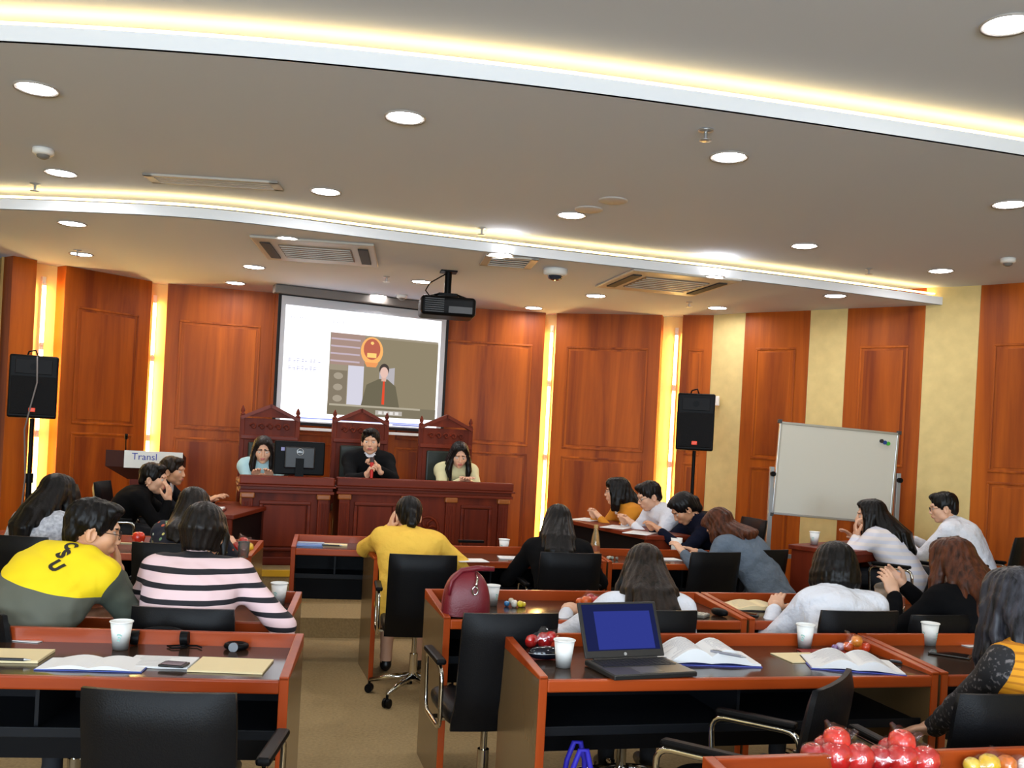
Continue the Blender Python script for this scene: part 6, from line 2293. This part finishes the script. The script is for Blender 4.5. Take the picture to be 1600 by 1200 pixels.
SM = T((0, ld - 0.006, 0.021)) @ Matrix.Rotation(rad(-26), 4, 'X')
lid_ = obj('lid', MB().box((-lw, -0.004, 0.004), (lw, 0.004, 0.212)), M_LAP, lap, M=SM, bevel=0.003)
obj('screen', MB().box((-lw + 0.014, -0.0052, 0.03), (lw - 0.014, -0.004, 0.203)), emission('laptop_screen', (34, 40, 84), 0.6), lid_)
obj('screen_window', MB().box((-lw + 0.06, -0.0062, 0.034), (lw - 0.035, -0.0052, 0.176)), emission('laptop_window', (48, 58, 140), 0.75), lid_)
obj('logo', MB().cyl((0, -0.0056, 0.016), (0, -0.004, 0.016), 0.006, n=18), M_SILVER, lid_)
obj('hinge', MB().cyl((-lw * 0.8, ld - 0.004, 0.02), (lw * 0.8, ld - 0.004, 0.02), 0.006, n=10), M_LAP, lap)

open_book('thick open book right behind the laptop', 1098, 1030, 0.19, 0.22, 6, thick=0.03, rise=0.045, cover=(90, 100, 190), lines=13, holes=True)
pen('silver pen lying on the book behind the laptop', 1138, 1022, -36, (140, 140, 150), z=DT + 0.045)
open_book('open book at the edge of the desk left of the turned chair', 1330, 1040, 0.17, 0.22, -6, thick=0.02, rise=0.03, cover=(80, 90, 180), lines=12)
paper('cream sheet with a red edge under the open book', 1252, 1028, 0.18, 0.16, 16, M_CREAM, thick=0.003)
paper('dark red leaflet behind the open book at right', 1285, 1018, 0.2, 0.06, 8, mat('leaflet_red', (150, 44, 34), 0.4), thick=0.003, name='leaflet', cat='leaflet')
pen('black marker lying near the right end of the laptop desk', 1418, 1037, -30)
blob_bag('snack_bag', 'clear bag of orange sweets behind the open book', 'snack bag', 1325, 1018, DT, [(0, 0, 0, 0.022, ORG), (0.04, 0.01, 0, 0.026, ORG), (-0.03, 0.01, 0, 0.018, (200, 190, 210)), (0.07, 0.0, 0, 0.022, (220, 70, 30)), (0.03, -0.01, 0.025, 0.024, (232, 140, 40)), (-0.055, 0.0, 0, 0.014, (120, 90, 150))])
blob_bag('snack_bag', 'clear bag of red snacks on the corner of the laptop desk', 'snack bag', 846, 1012, DT, [(-0.045, 0.0, 0, 0.03, RED), (0.01, 0.01, 0, 0.034, RED2), (0.05, 0.02, 0, 0.026, (214, 60, 30)), (-0.01, 0.02, 0.03, 0.024, RED), (0.035, 0.0, 0.025, 0.022, RED)])
p = G(852, 1030, DT)
o_ = empty('sunglasses_case', p, rad(14))
tag(o_, 'shiny black spectacle case left of the paper cup by the laptop', 'case')
obj('shell', MB().grid(lambda u, v: (0.065 * math.sin(math.pi * v) ** 0.6 * math.cos(2 * math.pi * u), 0.030 * math.sin(math.pi * v) ** 0.6 * math.sin(2 * math.pi * u), 0.024 - 0.023 * math.cos(math.pi * v)), 24, 12), mat('gloss_black', (14, 16, 26), 0.08), o_)
obj('seam', MB().tube([(0.064 * math.cos(w), 0.030 * math.sin(w), 0.024) for w in [2 * math.pi * i / 24 for i in range(24)]], 0.0015, 6, True), M_SILVER, o_)
phone('large dark phone in a cream case near the woman in the mustard vest', 1484, 1024, 58, rgb=(40, 34, 28), w=0.08, d=0.16)
paper('white sheet half hidden by the ash coloured hair', 1515, 1002, 0.24, 0.2, 24, lines=6)

# ---- nearest desk at the bottom right
for x, y, lab in ((1305, 1196, 'clear bag of red apples in the middle of the nearest desk'), (1408, 1200, 'clear bag of shiny red apples right of the other one')):
    blob_bag('apple_bag', lab, 'fruit bag', x, y + 8, DT, [(0, 0, 0, 0.040, RED), (0.06, 0.0, 0, 0.038, (206, 44, 40)), (-0.055, 0.01, 0, 0.034, RED2), (0.01, 0.03, 0.035, 0.036, (214, 50, 36)), (0.0, 0.07, 0, 0.036, RED)], grp='bags of red apples')
blob_bag('snack_bag', 'yellow and white snack packets at the bottom right corner', 'snack bag', 1545, 1210, DT, [(0, 0, 0, 0.028, (240, 190, 40)), (0.05, 0.01, 0, 0.026, (226, 120, 40)), (0.1, 0.0, 0, 0.026, (230, 225, 215)), (-0.045, 0.0, 0, 0.022, (236, 200, 70))])

# blue cloth bag with looped handle standing on the floor under the laptop desk
bp_ = W(905, 1200, 3.42)
cb_ = empty('tote_bag', (bp_.x, 3.42, 0), rad(10))
tag(cb_, 'blue tote bag with looped handles under the laptop desk', 'bag')
M_BLUEBAG = mat('blue_webbing', (54, 44, 196), 0.6)
obj('body', MB().box((-0.15, -0.05, 0), (0.15, 0.05, 0.33)), M_BLUEBAG, cb_, bevel=0.03)
for yy in (-0.045, 0.045):
    obj('handle', MB().tube([(-0.05, yy, 0.30), (-0.035, yy, 0.42), (-0.012, yy, 0.485), (0.012, yy, 0.485), (0.03, yy, 0.42), (0.035, yy, 0.30)], 0.010, 8), M_BLUEBAG, cb_)

# ---- on the bench: monitor, papers, microphone in the hand
mp_ = W(468, 716, 8.30)
mon = empty('monitor', (mp_.x, mp_.y, DAIS + BH - 0.045 + 0.0), BANG)
tag(mon, 'black computer monitor seen from behind on the bench', 'monitor')
mz = mp_.z - (DAIS + BH - 0.045)
obj('back_shell', MB().box((-0.215, -0.012, mz - 0.145), (0.215, 0.03, mz + 0.145)), M_PLASTIC, mon, bevel=0.012)
obj('hump', MB().box((-0.13, -0.035, mz - 0.09), (0.13, -0.010, mz + 0.10)), mat('monitor_hump', (24, 24, 26), 0.35), mon, bevel=0.02)
obj('stand', MB().box((-0.035, -0.045, 0.0), (0.035, -0.02, mz)), M_PLASTIC, mon)
obj('stand_foot', MB().box((-0.11, -0.09, 0.0), (0.11, 0.09, 0.014)), M_PLASTIC, mon, bevel=0.004)
lg = obj('logo_ring', MB().tube([(0.028 * math.cos(w), -0.037, mz + 0.055 + 0.028 * math.sin(w)) for w in [2 * math.pi * i / 24 for i in range(24)]], 0.003, 6, True), M_SILVER, mon)
text_obj('logo_lettering', 'DELL', 0.021, M_SILVER, mon, T((0, -0.037, mz + 0.055)) @ RX90, 0.0005)
obj('sticker', MB().box((-0.16, -0.0135, mz + 0.06), (-0.13, -0.0115, mz + 0.09)), mat('sticker', (150, 150, 200), 0.5), mon)
mh = W(581, 728, 8.40)
mic = empty('microphone', mh)
tag(mic, 'red banded hand microphone held by the man in the robe', 'microphone')
mdir = Vector((-0.05, 0.25, 1)).normalized()
obj('handle', MB().cyl(-mdir * 0.11, mdir * 0.03, 0.012, 0.017, 14), mat('mic_red', (196, 30, 26), 0.4), mic)
obj('grille', MB().cyl(mdir * 0.03, mdir * 0.075, 0.022, 0.020, 14), mat('mic_mesh', (60, 40, 40), 0.5), mic)
p = W(400, 740, 8.3)
zz = DAIS + BH - 0.045
for (t_, d_, lab) in ((0.22, 0.3, 'papers under the hands of the woman in pale blue'), (1.08, 0.28, 'papers on the bench before the man in the robe'), (1.92, 0.28, 'papers on the bench before the woman in cream')):
    q = BA + BD * t_ + BN * d_
    o = obj('paper_sheet', MB().box((-0.11, -0.15, 0), (0.11, 0.15, 0.012)), M_PAPER, None, (q.x, q.y, zz + (0.01 if t_ > 0.8 else 0.0) + 0.001), BANG)
    tag(o, lab, 'paper')
# belongings on the wrist of the yellow blazer: silver watch
